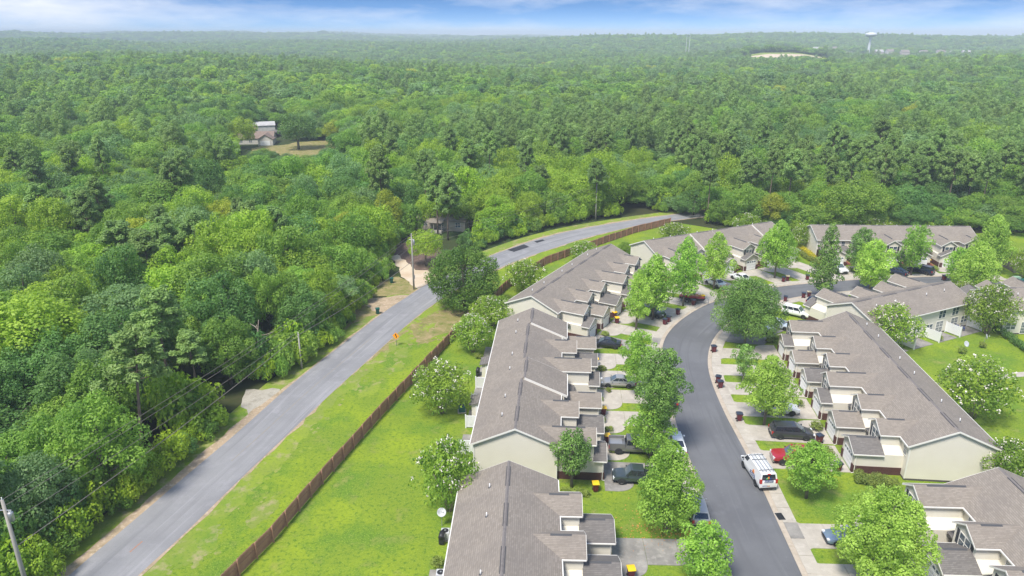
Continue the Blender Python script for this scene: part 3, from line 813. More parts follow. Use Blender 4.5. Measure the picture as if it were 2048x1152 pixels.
def house(label, p0, ang, Lh, units, doff, goff, origin_v=0.0, back=False, name='townhouse_row', near_gable_brick=False, vents=True):
    t = Vector((math.cos(ang), math.sin(ang))); n = Vector((-t.y, t.x))
    root = thing(name, label, 'townhouse row', (p0[0] + n.x * origin_v, p0[1] + n.y * origin_v, 0), ang, 'townhouse rows')
    U = Lh / len(units)
    # sections of equal roof plane
    secs = []
    for i, k in enumerate(units):
        dv = .75 if k == 'raised' else 0.0
        if secs and secs[-1][2] == dv: secs[-1][1] = (i + 1) * U
        else: secs.append([i * U, (i + 1) * U, dv])
    walls = MB(); g = .28
    for a, b, dv in secs:
        a2 = a + (g if a == 0 else 0); b2 = b - (g if abs(b - Lh) < 1e-3 else 0)
        zt = RID + dv / 2 * SLP - .16; zw = E_ + OV * SLP - .16
        walls.ext([(a2, -HW, -.1), (a2, -HW, zw), (a2, dv / 2, zt), (a2, HW + dv, zw), (a2, HW + dv, -.1)], (b2 - a2, 0, 0))
    walls.build('wall', M['siding'], root)
    t_ = .14
    for a, b, dv in secs:
        zr = RID + dv / 2 * SLP
        ring = [(a, -HW - OV, E_), (a, dv / 2, zr), (a, HW + OV + dv, E_), (a, HW + OV + dv, E_ - t_), (a, dv / 2, zr - t_), (a, -HW - OV, E_ - t_)]
        MB().ext(ring, (b - a, 0, 0)).build('roof', M['shingle'], root)
        # ridge cap and vents
        MB().ext([(a + .02, dv / 2 - .16, zr - .16 * SLP + .01), (a + .02, dv / 2, zr + .03), (a + .02, dv / 2 + .16, zr - .16 * SLP + .01)], (b - a - .04, 0, 0)).build('ridge_cap', M['cap'], root)
        nu = max(1, round((b - a) / U))
        for k in range(nu):
            u0 = a + k * U + U * .16; ln = U * .55
            for sg in (-1, 1):
                MB().ext([(u0, dv / 2 + sg * .15, zr - .15 * SLP + .055), (u0, dv / 2 + sg * .21, zr - .21 * SLP + .045), (u0, dv / 2 + sg * .21, zr - .21 * SLP - .01), (u0, dv / 2 + sg * .15, zr - .15 * SLP - .01)], (ln, 0, 0)).build('ridge_vent', M['vent'], root)
        # gutters along both eaves
        for vv, s_ in ((-HW - OV, -1), (HW + OV + dv, 1)):
            y0, y1 = sorted((vv + s_ * .004, vv + s_ * .10))
            MB().box(a + .01, b - .01, y0, y1, E_ - .17, E_ - .035).build('gutter', M['white'], root)
        # rake boards on the ends that show
        for uu, s_ in ((a, -1), (b, 1)):
            if not (abs(uu) < 1e-3 or abs(uu - Lh) < 1e-3 or dv > 0): continue
            for vv, s2 in ((-HW - OV, -1), (HW + OV + dv, 1)):
                if 0 < uu < Lh - 1e-3 and s2 < 0: continue
                hh = .20 if (abs(uu) < 1e-3 or abs(uu - Lh) < 1e-3) else .34
                ring = [(uu + s_ * .003, dv / 2, zr - .01), (uu + s_ * .003, vv, E_ - .01), (uu + s_ * .003, vv, E_ - .01 - hh), (uu + s_ * .003, dv / 2, zr - .01 - hh)]
                MB().ext(ring, (s_ * .04, 0, 0)).build('rake_board', M['white'], root)
    # vent pipes on the back slope
    if vents:
        for i in range(len(units)):
            u = i * U + U * (.35 if i % 2 else .6); v = -1.7
            z = RID + v * SLP
            vp = MB().lathe([(.055, -.1), (.055, .42), (.03, .43)], 10).build('vent_pipe', M['vinyl'], root, True, (u, v, z))
            MB().lathe([(.15, -.07), (.12, .03), (.06, .06)], 10).build('flashing', M['vent'], vp)
    MB().box(g - .02, Lh - g + .02, -HW - .02, HW + .02, -.1, .22).build('foundation', M['found'], root)
    # front of every unit
    for i, k in enumerate(units):
        ua = i * U + doff; ub = ua + 3.62
        has = k in ('deep', 'shallow')
        vd = {'deep': 8.75, 'shallow': 6.95}.get(k, 0)
        gu0 = i * U + goff; gu1 = gu0 + 4.1
        gw0, gw1 = gu0 + .25, gu1 - .25; vg = 9.62
        zge = 2.58; gs = .50
        vback = (vd - .2) if has else HW + (.75 if k == 'raised' else 0)
        wl = MB()
        if has:
            uc = (ua + ub) / 2; hw = 1.81 - .2; ze = E_ - .1
            wl.ext([(ua + .2, HW - .3, -.1), (ub - .2, HW - .3, -.1), (ub - .2, HW - .3, ze), (uc, HW - .3, ze + hw * .6), (ua + .2, HW - .3, ze)], (0, vd - .25 - HW + .3, 0))
            wl.build('bay_wall', M['siding'], root)
            gable_roof(root, ua, ub, 1.2, vd, E_ + .005, .6, M['shingle'], 'bay_roof', True, (HW - .6, vd - 1.2))
            window(root, uc, vd - .25, 3.42, 0, 1.56, 1.3)
            for s_ in (-1, 1):
                sh = MB().box(-.19, .19, 0, .04, -.72, .72)
                for q in range(9): sh.box(-.15, .15, .041, .052, -.62 + q * .14, -.55 + q * .14)
                put('shutter', cached('sh', lambda: sh.mesh('shutter', M['shutter'])), root, (uc + s_ * 1.08, vd - .25, 3.42))
        elif k == 'raised':
            window(root, ua + 1.5, HW + .75, 3.35, 0, 1.5, 1.25)
        # small window over the entry
        ug = i * U + ((doff - .95) % U)
        if not (i == 0 and doff < 1.2): 
            if 0.6 < ug < Lh - .6: window(root, ug, HW + (.75 if k == 'raised' else 0), 3.35, 0, .7, 1.2, False)
        # garage
        uc = (gu0 + gu1) / 2; hw = 2.05 - .25
        gb = MB(); zc = zge - .1
        gb.ext([(gw0, HW - .2, -.1), (gw1, HW - .2, -.1), (gw1, HW - .2, zc), (uc, HW - .2, zc + hw * gs), (gw0, HW - .2, zc)], (0, vg - HW + .2, 0))
        gb.build('garage_wall', M['siding'], root)
        gable_roof(root, gu0, gu1, vback - .1 if has else HW, vg + .3, zge, gs, M['shingle_dark'] if (i * 7 + int(Lh * 10)) % 3 else M['shingle'], 'garage_roof', True, (max(vback + .3, vg - 2.6), vg - .5))
        garage_door(root, uc, vg, 2.5, 2.05)
        for s_ in (-1, 1):
            x0, x1 = sorted((uc + s_ * 1.30, uc + s_ * (hw + .005)))
            MB().box(x0, x1, vg - .3, vg + .09, -.1, 1.0).build('brick_pier', M['brick'], root)
            xx = gw0 if s_ < 0 else gw1
            x0, x1 = sorted((xx, xx + s_ * .05))
            MB().box(x0, x1, HW + .05, vg - .31, -.1, .95).build('brick_base', M['brick'], root)
            MB().tube([(xx + s_ * .06, vg - .12, zge - .16), (xx + s_ * .06, vg - .12, .1), (xx + s_ * .06, vg + .15, .03)], .045, 6).build('downspout', M['white'], root)
        # entry with porch roof in the gap
        e0, e1 = gu1 - .2, gu0 + U + .2
        if i == len(units) - 1: e1 = min(e1, Lh - .3)
        if e1 - e0 > .7:
            vb = HW + (.75 if k == 'raised' else 0)
            MB().ext([(e0 + .15, HW, 3.05), (e0 + .15, HW + 2.1, 2.52), (e0 + .15, HW + 2.1, 2.40), (e0 + .15, HW, 2.93)], (e1 - e0 - .3, 0, 0)).build('porch_roof', M['shingle_dark'], root)
            MB().box((e0 + e1) / 2 - .45, (e0 + e1) / 2 + .45, HW + .001, HW + .05, .1, 2.15).build('front_door', M['door'], root)
            MB().box(e0 + .27, e1 - .27, HW + .06, HW + 4.2, -.1, .09).build('porch_floor', M['red_brick_paver'], root)
    # end porch on the u=0 end when the first bay leaves room
    if goff > .8:
        e1 = goff + .1
        if e1 > 1.5:
            MB().ext([(.3, HW, 3.1), (.3, HW + 1.9, 2.5), (.3, HW + 1.9, 2.36), (.3, HW, 2.96)], (e1 - .4, 0, 0)).build('porch_roof', M['shingle_dark'], root)
            MB().box(.45, .65, HW + 1.6, HW + 1.8, 0, 2.4).build('porch_column', M['white'], root)
    # lap boards on both gable ends
    for uu, s_ in ((g, -1), (Lh - g, 1)):
        lb = MB(); z = .24; st_ = .15
        dv0 = secs[0][2] if s_ < 0 else secs[-1][2]
        zr_ = RID + dv0 / 2 * SLP - .16
        while z < zr_ - .1:
            z1 = min(z + st_, zr_ - .05)
            va = -HW + .08; vb = HW + dv0 - .08
            zz = z1 + .03
            lim = (zr_ - zz) / SLP
            va = max(va, dv0 / 2 - lim); vb = min(vb, dv0 / 2 + lim)
            if vb - va > .2:
                lb.ext([(uu + s_ * .004, va, z), (uu + s_ * .020, va, z), (uu + s_ * .008, va, z1 - .004), (uu + s_ * .004, va, z1 - .004)], (0, vb - va, 0))
            z += st_
        tag(lb.build('siding_boards', M['siding'], root), kind='stuff')
    # corner boards
    for uu in (g, Lh - g):
        for vv in (-HW, HW):
            MB().box(uu - .07, uu + .07, vv - .07, vv + .07, .23, E_ + .0).build('corner_board', M['white'], root)
    if near_gable_brick is not False:
        for uu in near_gable_brick:
            s_ = -1 if uu < 1 else 1
            x0, x1 = sorted((uu + (g if uu < 1 else -g), uu + (g if uu < 1 else -g) + s_ * .05))
            MB().box(x0, x1, -HW + .1, HW - .1, -.1, .85).build('brick_base', M['brick'], root)
    if back:
        for i in range(len(units)):
            c = i * U + U / 2
            window(root, c - 1.3 if i % 2 else c + 1.3, -HW, 3.35, math.pi, 1.55, 1.35)
            window(root, c + 1.4 if i % 2 else c - 1.4, -HW, 1.45, math.pi, 1.5, 1.1)
            window(root, c - 1.1 if i % 2 else c + 1.1, -HW, 1.15, math.pi, 1.6, 1.95, True, True)
    return root, t, n, U

HOUSES = {}
def hs_from(p_start, p_end, Lh=None):
    a = Vector(at(*p_start, RID)[:2]); b = Vector(at(*p_end, RID)[:2])
    d = b - a
    return a, math.atan2(d.y, d.x), d.length if Lh is None else Lh
def mk(key, label, frame, units, doff, goff, **kw):
    a, an, ln = frame
    HOUSES[key] = (house(label, a, an, ln, units, doff, goff, **kw), a + Vector((-math.sin(an), math.cos(an))) * kw.get('origin_v', 0), an, ln, units, goff)
P3 = ['raised', 'shallow', 'deep', 'raised', 'shallow', 'deep']
Q3 = ['shallow', 'shallow', 'deep', 'shallow', 'shallow', 'deep']
a, an, _l = hs_from((1018, 921), (1003, 1152))
mk('B1', 'grey roofed townhouse row at the bottom edge beside the satellite dish and grill', (a, an, 28.6), ['none', 'shallow', 'shallow', 'deep', 'shallow'], 2.75 - 5.72, 2.85 - 5.72) if False else None
mk('B1', 'grey roofed townhouse row at the bottom edge beside the satellite dish and grill', (a, an, 28.6), ['shallow', 'shallow', 'deep', 'shallow', 'shallow'], 1.98, 2.0 + .85)
mk('B2', 'townhouse row with white trimmed roof steps and back storage closets along the wood fence', hs_from((1061, 617), (1030, 857)), P3, 1.5, 1.3, back=True)
mk('B3', 'townhouse row with plain long grey roof just past the big round tree', hs_from((1222, 487), (1062, 591)), ['shallow', 'shallow', 'deep', 'shallow', 'shallow', 'deep'], .85, .75)
mk('B4', 'townhouse row with stepped roof near the far end of the wood fence', hs_from((1540, 443), (1288, 481)), P3, .75, .65)
mk('B5', 'farthest townhouse row, facing the street with its back against the woods', hs_from((1940, 452), (1621, 449)), ['shallow', 'deep', 'none', 'deep', 'shallow', 'none'], .9, .75, near_gable_brick=(33.9,))
mk('B6', 'short townhouse row showing its cream back wall, white patio screens and windows', hs_from((1708, 606), (1905, 563)), ['deep', 'shallow', 'shallow', 'deep'], 2.1, .9, back=True, origin_v=.4)
mk('B7', 'long townhouse row on the right side of the street facing the parked minivan', hs_from((1921, 863), (1693, 622)), Q3, 2.1, .9)
a, an, _l = hs_from((2048, 984), (2003, 941)); f = Vector(at(1998, 934, RID)[:2]); an = R_(87.5)
mk('B8', 'townhouse row in the bottom right corner with dark shuttered bay windows', (f - Vector((math.cos(an), math.sin(an))) * 34.3, an, 34.3), Q3, 2.1, .9)
mk('B9', 'townhouse row at the right edge behind the dark clipped hedge', (Vector((79.3, 110.8)), R_(0), 23), ['shallow', 'deep', 'shallow', 'shallow'], 2.1, .9, back=True)

def loc_of(key, u, v):
    _h, a, an, ln, un, go = HOUSES[key]
    return a.x + u * math.cos(an) - v * math.sin(an), a.y + u * math.sin(an) + v * math.cos(an)

# driveways in front of each garage, three slabs each
def arc(p, q, c, n=6):
    return [p.lerp(c, i / n).lerp(c.lerp(q, i / n), i / n) for i in range(n + 1)]
def driveways(key, desc, wide=1, skip=(), vmax=17.0, kind='concrete', old=()):
    (_r, t, n, U), a, an, ln, un, go = HOUSES[key]
    for i in range(len(un)):
        if i in skip: continue
        g0 = i * U + go + .25; g1 = g0 + 3.6
        v = 10.2
        uc = (g0 + g1) / 2
        while v < vmax:
            p = loc_of(key, uc, v)
            if pip(p[0], p[1], street_poly): break
            v += .2
        vend = v
        nm = ['first', 'second', 'third', 'fourth', 'fifth', 'sixth'][i]
        root = tag(bpy.data.objects.new('driveway', None), kind='structure'); COL.objects.link(root)
        root.location = (a.x, a.y, 0); root.rotation_euler = (0, 0, an)
        m = M['old_concrete'] if i in old else M['concrete']
        g2 = min(g0 + U - .35, g1 + 1.9)
        c0 = [Vector((g0, 9.75)), Vector((g2, 9.75)), Vector((g2, 11.2))] + arc(Vector((g2, 11.2)), Vector((g1, 13.0)), Vector((g2 - .15, 12.9)))[1:] + [Vector((g0, 13.0))]
        vm = (13.0 + vend) / 2
        polys = [c0]
        if vend > 14:
            polys += [[Vector((g0, 13.03)), Vector((g1, 13.03)), Vector((g1, vm)), Vector((g0, vm))],
                      [Vector((g0, vm + .03)), Vector((g1, vm + .03)), Vector((g1, vend - 1.2)), Vector((g1 + .7, vend)), Vector((g0 - .7, vend)), Vector((g0, vend - 1.2))]]
        for p in polys:
            zt = .055 + random.uniform(-.004, .004)
            MB().ext([(q.x, q.y, -.03) for q in p], (0, 0, zt + .03)).build('slab', m, root)
driveways('B1', '', vmax=26, old=(0, 1, 2))
driveways('B2', '', vmax=26, old=(5,))
driveways('B3', '', vmax=30, old=(5,))
driveways('B4', '', vmax=30)
driveways('B5', '', vmax=26)
driveways('B6', '', vmax=26)
driveways('B7', '', vmax=26)
driveways('B8', '', vmax=26)
driveways('B9', '', vmax=14)
# wide worn parking pad past the far end of the right row
sheet('parking_pad', px2([(1448, 683), (1473, 650), (1500, 632), (1570, 640), (1572, 660), (1545, 672), (1528, 690), (1470, 686)]), .06, M['old_concrete'], thick=.08)

ORD = 'first second third fourth fifth sixth seventh eighth ninth tenth eleventh twelfth thirteenth fourteenth fifteenth sixteenth seventeenth eighteenth nineteenth'.split()
TENC = ['twenty', 'thirty', 'forty', 'fifty', 'sixty', 'seventy', 'eighty', 'ninety']
TENS = [t[:-1] + 'ieth' for t in TENC]
def ordw(n):
    if n < 19: return ORD[n]
    n += 1
    if n >= 100: return 'hundredth' if n == 100 else 'hundred and ' + ordw(n - 101)
    return TENS[n // 10 - 2] if n % 10 == 0 else TENC[n // 10 - 2] + ' ' + ORD[n % 10 - 1]
# ------------------------------------------------------------------ trees of the neighbourhood
PR_OVAL = [(0, .55), (.18, .95), (.38, 1.0), (.62, .8), (.85, .45), (1, .12)]
PR_TALL = [(0, .45), (.15, .85), (.3, 1.0), (.5, .72), (.7, .62), (.88, .4), (1, .1)]
PR_ROUND = [(0, .5), (.15, .85), (.4, 1.0), (.65, .95), (.85, .65), (1, .25)]
PR_VASE = [(0, .3), (.25, .7), (.55, 1.0), (.8, .85), (1, .35)]
def street_tree(label, base, top, wpx, mat, prof=PR_OVAL, trunk=.2, K=42, n=6500, size=.27, name='street_tree', cat='tree', group='street trees', bark='bark', lr=(.09, .165), r=.15, topw=None):
    """base and top are photo pixels; wpx is the crown's width in photo pixels"""
    X, Y, _ = at(*base)
    h = height_for(base[0], base[1], top[1]) * 1.0
    zc = Y * _c - (h * .55 - CAM_H) * _s
    w = wpx * zc / FPX * 1.02
    root = thing(name, label, cat, (X, Y, 0), 0, group)
    cm, C, Rr = crown_profile('crown', h * (trunk + .04), h - w * .04, w, K, n, size, LF[mat], prof, lr)
    put('crown', cm, root)
    put('trunk', trunk_mesh('trunk', h * .86, r, C, 12, M[bark], .25), root)
    return root, h, w
ST = [
 ('bright green street tree at the very bottom, left kerb, leaning over the road', (1404, 1178), (1402, 1046), 118, 'street', PR_ROUND, .22, 30, 5200),
 ('full rounded street tree with fallen orange leaves beneath it', (1332, 1064), (1346, 884), 126, 'street', PR_OVAL, .15, 60, 15000),
 ('very tall street tree beside the grey pickup, bare gap low in its crown', (1311, 910), (1322, 700), 112, 'street_dark', PR_VASE, .32, 50, 14000),
 ('leafy street tree over the tail of the silver sedan', (1272, 792), (1275, 658), 76, 'street', PR_ROUND, .25, 36, 5600),
 ('slim pale yellow-green street tree near the pair of yellow lidded bins', (1272, 660), (1280, 538), 62, 'street_light', PR_TALL, .2, 34, 5200),
 ('broad street tree shading the dark parked hatchback', (1305, 640), (1312, 510), 88, 'street', PR_OVAL, .22, 40, 6000),
 ('tall rich green street tree rising behind the red covered boat', (1366, 612), (1371, 474), 76, 'street', PR_OVAL, .2, 44, 6500),
 ('yellow tinged street tree in front of the white sedan on the far drives', (1427, 580), (1432, 464), 72, 'street_light', PR_OVAL, .2, 38, 5600),
 ('large dark green street tree over the white pickup inside the bend', (1489, 690), (1500, 556), 132, 'street_dark', PR_ROUND, .24, 64, 24000),
 ('street tree by the pair of bins on the far bend, open crown', (1549, 556), (1563, 440), 82, 'street', PR_OVAL, .22, 40, 5600),
 ('tall narrow dark street tree on the near side of the far bend', (1642, 604), (1655, 446), 66, 'street_dark', PR_TALL, .13, 44, 6500),
 ('round crowned yellow-green street tree opposite the farthest row', (1738, 584), (1744, 478), 76, 'street_light', PR_ROUND, .16, 40, 6000),
 ('dark tree close to the front of the farthest row', (1716, 548), (1722, 455), 62, 'street_dark', PR_ROUND, .2, 34, 4600),
 ('open crowned street tree between the two dark blue cars', (1821, 551), (1830, 448), 62, 'street', PR_VASE, .2, 36, 5000),
 ('bright street tree at the right end of the farthest row', (1944, 588), (1950, 484), 88, 'street_light', PR_OVAL, .12, 42, 6200),
 ('tall lime coloured tree beside the end of the farthest row', (1972, 545), (1962, 430), 84, 'street_light', PR_TALL, .12, 44, 6200),
 ('mid green tree in front of the end garage of the farthest row', (1912, 566), (1916, 494), 56, 'street', PR_ROUND, .15, 30, 4200),
 ('small young dark tree with a thin straight stem on the right lawn strip', (1484, 770), (1490, 690), 56, 'street_dark', PR_VASE, .32, 22, 2600),
 ('pale spring green street tree in front of the white car', (1528, 850), (1533, 712), 104, 'street_light', PR_OVAL, .27, 52, 7600),
 ('small bright tree on the lawn behind the white van', (1612, 996), (1614, 888), 100, 'street', PR_ROUND, .30, 40, 6200),
 ('big spreading bright green tree in the bottom right yard hiding a blue car', (1752, 1172), (1757, 984), 176, 'street_light', PR_ROUND, .15, 62, 11000),
 ('dark two stemmed small tree against the cream gable wall', (1143, 975), (1147, 862), 88, 'street_dark', PR_VASE, .3, 30, 4200),
 ('low leafy tree at the nose of the grey pickup, below the very tall tree', (1300, 916), (1296, 806), 104, 'street', PR_ROUND, .22, 26, 3000),
 ('bushy dark shrub tree by the far garage with the dark blue sedan', (1798, 540), (1800, 500), 34, 'street_dark', PR_ROUND, .05, 16, 2200),
]
for i, s_ in enumerate(ST):
    lab, b, t, w, m, pr, tr, K, n = s_
    street_tree(lab, b, t, w, m, pr, tr, int(K * 1.4), None, .215 if b[1] > 640 else .29, r=.11 if n < 3000 else .15)

def round_tree():
    X, Y, _ = at(925, 632)
    root = thing('round_tree', 'big dense round dark green tree at the roadside by the fence', 'tree', (X, Y + 3.5, 0))
    me, C, Rr = crown_ellipsoid('crown', 6.1, 5.7, 5.7, 130, 34000, .30, LF['magnolia'], (.17, .26), -.9, .72)
    put('crown', me, root)
    put('trunk', trunk_mesh('trunk', 8.5, .4, C, 8), root)
round_tree()

# white flowering myrtles
def myrtle_source(h, w, seed):
    root_c, C, Rr = crown_profile('crown', h * .32, h, w, 46, 8000, .23, LF['myrtle'], [(0, .55), (.2, .92), (.45, 1.0), (.7, .86), (.9, .5), (1, .2)], (.11, .17))
    k = rng.choice(len(C), 140); d = unit(220, -.25)[:140]
    ctr = C[k] + d * (Rr[k] * 1.02)[:, None]
    rad = np.hypot(ctr[:, 0], ctr[:, 1]) / (w / 2); ctr = ctr[(ctr[:, 2] > h * .42) & ((rad > .45) | (ctr[:, 2] > h * .72))]
    nb = 5
    P = np.repeat(ctr, nb, 0) + rng.normal(size=(len(ctr) * nb, 3)) * .10
    fl = leaf_mesh('blossom', P, rng.normal(size=P.shape) + [0, -.3, .8], np.full(len(P), .16), .9, rng.random(len(P)), M['flower'])
    mb = MB()
    for q in range(5):
        a = q * 1.257 + random.random() * .6; e = Vector((math.cos(a) * w * .24, math.sin(a) * w * .24, h * .62))
        mb.tube([(math.cos(a) * .12, math.sin(a) * .12, -.2), (e.x * .45, e.y * .45, h * .3), tuple(e)], [.085, .065, .03], 6)
    return root_c, fl, mb.mesh('trunk', M['pale_bark'], True)
MY = [myrtle_source(5.6, 6.2, i) for i in range(3)]
def myrtle(label, base, top, wpx, flowers=True, k=0):
    X, Y, _ = at(*base); h = height_for(base[0], base[1], top[1])
    w = wpx * (Y * _c - (h * .55 - CAM_H) * _s) / FPX
    root = thing('flowering_tree', label, 'flowering tree', (X, Y, 0), k * 1.1, 'white flowering trees')
    root.scale = (w / 6.2, w / 6.2, h / 5.6)
    c_, f_, t_ = MY[k % 3]
    put('crown', c_, root); put('trunk', t_, root)
    if flowers: put('blossom', f_, root)
MYL = [
 ('white flowering tree on the back lawn beside the wood fence, fullest bloom', (884, 826), (880, 727), 124),
 ('white flowering tree nearest the camera, leaning against the bottom roof eave', (898, 1022), (893, 884), 132),
 ('white flowering tree by the small storage closet at the back of the stepped roof row', (946, 704), (940, 632), 88),
 ('white flowering tree just past the round tree, tucked behind the stepped roof row', (984, 652), (980, 594), 92),
 ('white flowering tree on the lawn between the round tree and the long plain roof', (1050, 584), (1052, 523), 84),
 ('low white flowering tree by the fence behind the long plain roof', (1168, 520), (1168, 485), 62),
 ('small green flowering tree at the far gable of the long plain roof', (1250, 510), (1249, 485), 34),
 ('pale flowering tree at the bend of the wood fence behind the far row', (1346, 482), (1345, 447), 64),
 ('pale flowering tree behind the stepped far roof against the woods', (1492, 470), (1492, 428), 58),
 ('large white flowering tree beside the end of the short row and the dark hedge', (1972, 668), (1974, 572), 96),
 ('large white flowering tree on the right lawn behind the long roof', (1944, 836), (1941, 722), 146),
 ('flowering tree in the corner behind the short row, mostly green', (1778, 700), (1774, 613), 104),
 ('white flowering tree at the right edge by the big cream gable', (2010, 975), (2010, 886), 124),
 ('white flowering tree behind the big roof at the street end of the short row', (1925, 600), (1926, 566), 78),
 ('white flowering tree at the right edge beside the grey plank fence', (2040, 560), (2040, 498), 44),
 ('flowering tree behind the farthest roof, only its pale top showing', (1742, 470), (1742, 437), 62),
 ('pale flowering tree squeezed between the two far roofs', (1600, 500), (1600, 450), 44),
]
for i, (lab, b, t, w) in enumerate(MYL): myrtle(lab, b, t, w, i not in (6,), i)

# ------------------------------------------------------------------ hedges and shrubs
def shrub_mesh(a, b, h, n, size, mat, box=False):
    if box:
        K = max(10, int(a * b * 5)); C = np.stack([(rng.random(K) - .5) * 2 * a * .8, (rng.random(K) - .5) * 2 * b * .7, h * (.35 + .4 * rng.random(K))], 1)
        Rr = np.full(K, min(b, h * .5) * .6)
    else:
        d = unit(18, -.2); C = d * np.array([a, b, h * .5]) * .6; C[:, 2] += h * .45; Rr = np.full(len(C), min(a, b, h * .55) * .5)
    P, Nn, S, T = lobes_cloud(C, Rr, n, size, .3, .8, -.8)
    return leaf_mesh('foliage', P, Nn, S, .66, T, LF[mat])
SHM = [shrub_mesh(.75, .62, .95, 900, .13, 'hedge') for _ in range(3)]
def shrub(label, px, w=1.3, h=.95, k=0, mat=None, group='clipped shrubs', name='clipped_shrub', cat='shrub', xy=None, depth=None, rz=0):
    X, Y = (at(*px)[:2] if xy is None else xy)
    root = thing(name, label, cat, (X, Y, 0), rz, group)
    f_ = put('foliage', SHM[k % 3], root); f_.scale = (w / 1.5, (depth or w * .85) / 1.24, h / .95)
    if mat:
        f_.material_slots[0].link = 'OBJECT'; f_.material_slots[0].material = LF[mat]
    put('stem', cached('stem', lambda: MB().tube([(0, 0, -.15), (0, 0, .4)], [.05, .03], 5).mesh('stem', M['bark'])), root)
    return root
SHL = [
 ((1202, 741), 1.7, .8, 'low clipped shrub by the garage above the silver sedan'), ((1205, 845), 1.2, 1.0, 'round shrub at the brick corner of the second near garage'),
 ((1218, 863), 1.4, .7, 'low shrub right of the yellow lidded bin behind the pickup'), ((1216, 785), .9, .8, 'small shrub at the garage corner below the silver sedan'),
 ((1224, 905), 1.1, .8, 'brown tinged shrub between the two grey pickups'), ((1202, 803), .9, .7, 'dark wedge of shrub by the pale curved walkway'),
 ((1209, 671), 1.6, .8, 'clipped shrub by the first garage door past the black sedan'), ((1150, 718), 1.2, 1.2, 'small dark shrub beside the bay wall of the stepped row'),
 ((1597, 814), 1.7, 1.0, 'clipped shrub on the right beside the white car'), ((1630, 860), 1.9, 1.2, 'round clipped shrub ahead of the dark minivan'),
 ((1654, 914), 1.9, 1.4, 'round clipped shrub behind the red pickup'), ((1545, 685), 2.6, 1.1, 'trimmed shrub at the edge of the worn parking pad'),
 ((1702, 543), 1.8, .9, 'brownish shrub by the drive of the farthest row'), ((1868, 541), 2.2, 1.0, 'clipped shrub between the drives of the farthest row'),
 ((1802, 546), 1.5, .8, 'little shrub beneath the open crowned tree'), ((1922, 707), 1.5, 1.1, 'round shrub under the satellite dish on the right lawn'),
 ((1964, 695), 1.4, 1.0, 'round shrub farther back on the right lawn by the tilted dish'), ((1880, 683), 1.0, 1.0, 'dark shrub at the end of the middle patio screen'),
 ((874, 1136), 1.5, 1.3, 'round dark shrub beside the white patio screen of the bottom row'), ((958, 716), 1.6, .8, 'flower bed shrub at the foot of the storage closet'),
 ((1480, 540), 1.2, .8, 'shrub by the garage of the stepped far row'), ((1356, 566), 1.3, .9, 'shrub under the rich green street tree'),
]
for i, (p, w, h, lab) in enumerate(SHL): shrub(lab, p, w, h, i)
def hedge(label, pts, w, h, n, mat, size=.15, name='hedge'):
    P_ = px2(pts); o = P_[0]
    root = thing(name, label, 'hedge', (o.x, o.y, 0), 0, None)
    R = resample(P_, .55); K = []
    for p in R:
        for q in range(max(2, int(w / .5))): K.append((p.x - o.x + random.uniform(-.15, .15), p.y - o.y + (random.random() - .5) * w * .6, h * random.uniform(.4, .72)))
    C = np.array(K); Rr = np.full(len(C), min(w * .38, h * .42))
    Pq, Nn, S, T = lobes_cloud(C, Rr, n, size, .35, .8, -.8)
    put('foliage', leaf_mesh('foliage', Pq, Nn, S, .66, T, LF[mat]), root)
    MBs = MB()
    for p in R[::2]: MBs.tube([(p.x - o.x, p.y - o.y, -.1), (p.x - o.x, p.y - o.y, h * .4)], [.04, .03], 5)
    tag(MBs.build('stems', M['bark'], root), kind='stuff')
hedge('low clipped hedge bed on the lawn in front of the big cream gable', [(1712, 960), (1735, 968), (1765, 972), (1788, 978)], 2.0, 1.1, 5200, 'hedge', .14)
hedge('long dark hedge at the right edge behind the short row lawn', [(1980, 655), (2005, 672), (2048, 702), (2085, 728)], 1.5, 1.3, 6500, 'dark', .17)
hedge('golden hedge along the gable of the farthest row', [(1596, 497), (1614, 510), (1630, 522)], 2.2, 1.3, 3000, 'hedge_gold', .2)
hedge('dark green hedge beside the golden hedge at the far gable', [(1592, 503), (1612, 518), (1636, 530)], 1.6, 1.1, 3000, 'hedge', .2)
hedge('low hedge beside the bottom wall of the gable with the yellow lidded bin', [(1126, 988), (1150, 990), (1172, 991)], 1.3, .9, 1700, 'hedge', .14)
hedge('short hedge at the gable foot near the black sedan', [(1132, 683), (1146, 684), (1150, 684)], 1.2, .9, 900, 'hedge', .15)

# fallen orange leaves under one street tree
c0 = at(1332, 1062); nL = 420
PL = np.stack([c0[0] + rng.normal(size=nL) * 2.4 - .2, c0[1] - .3 + rng.normal(size=nL) * 2.0, np.full(nL, .03) + rng.random(nL) * .03], 1)
k_ = ~pip(PL[:, 0], PL[:, 1], [tuple(p) for p in offset(SL, .5)] + [tuple(p) for p in SRp][::-1])
PL = PL[k_]
tag(put('fallen_leaves', leaf_mesh('fallen_leaves', PL, rng.normal(size=PL.shape) * .3 + [0, 0, 1], np.full(len(PL), .17), .7, rng.random(len(PL)), M['leaf_fallen'])), kind='stuff')


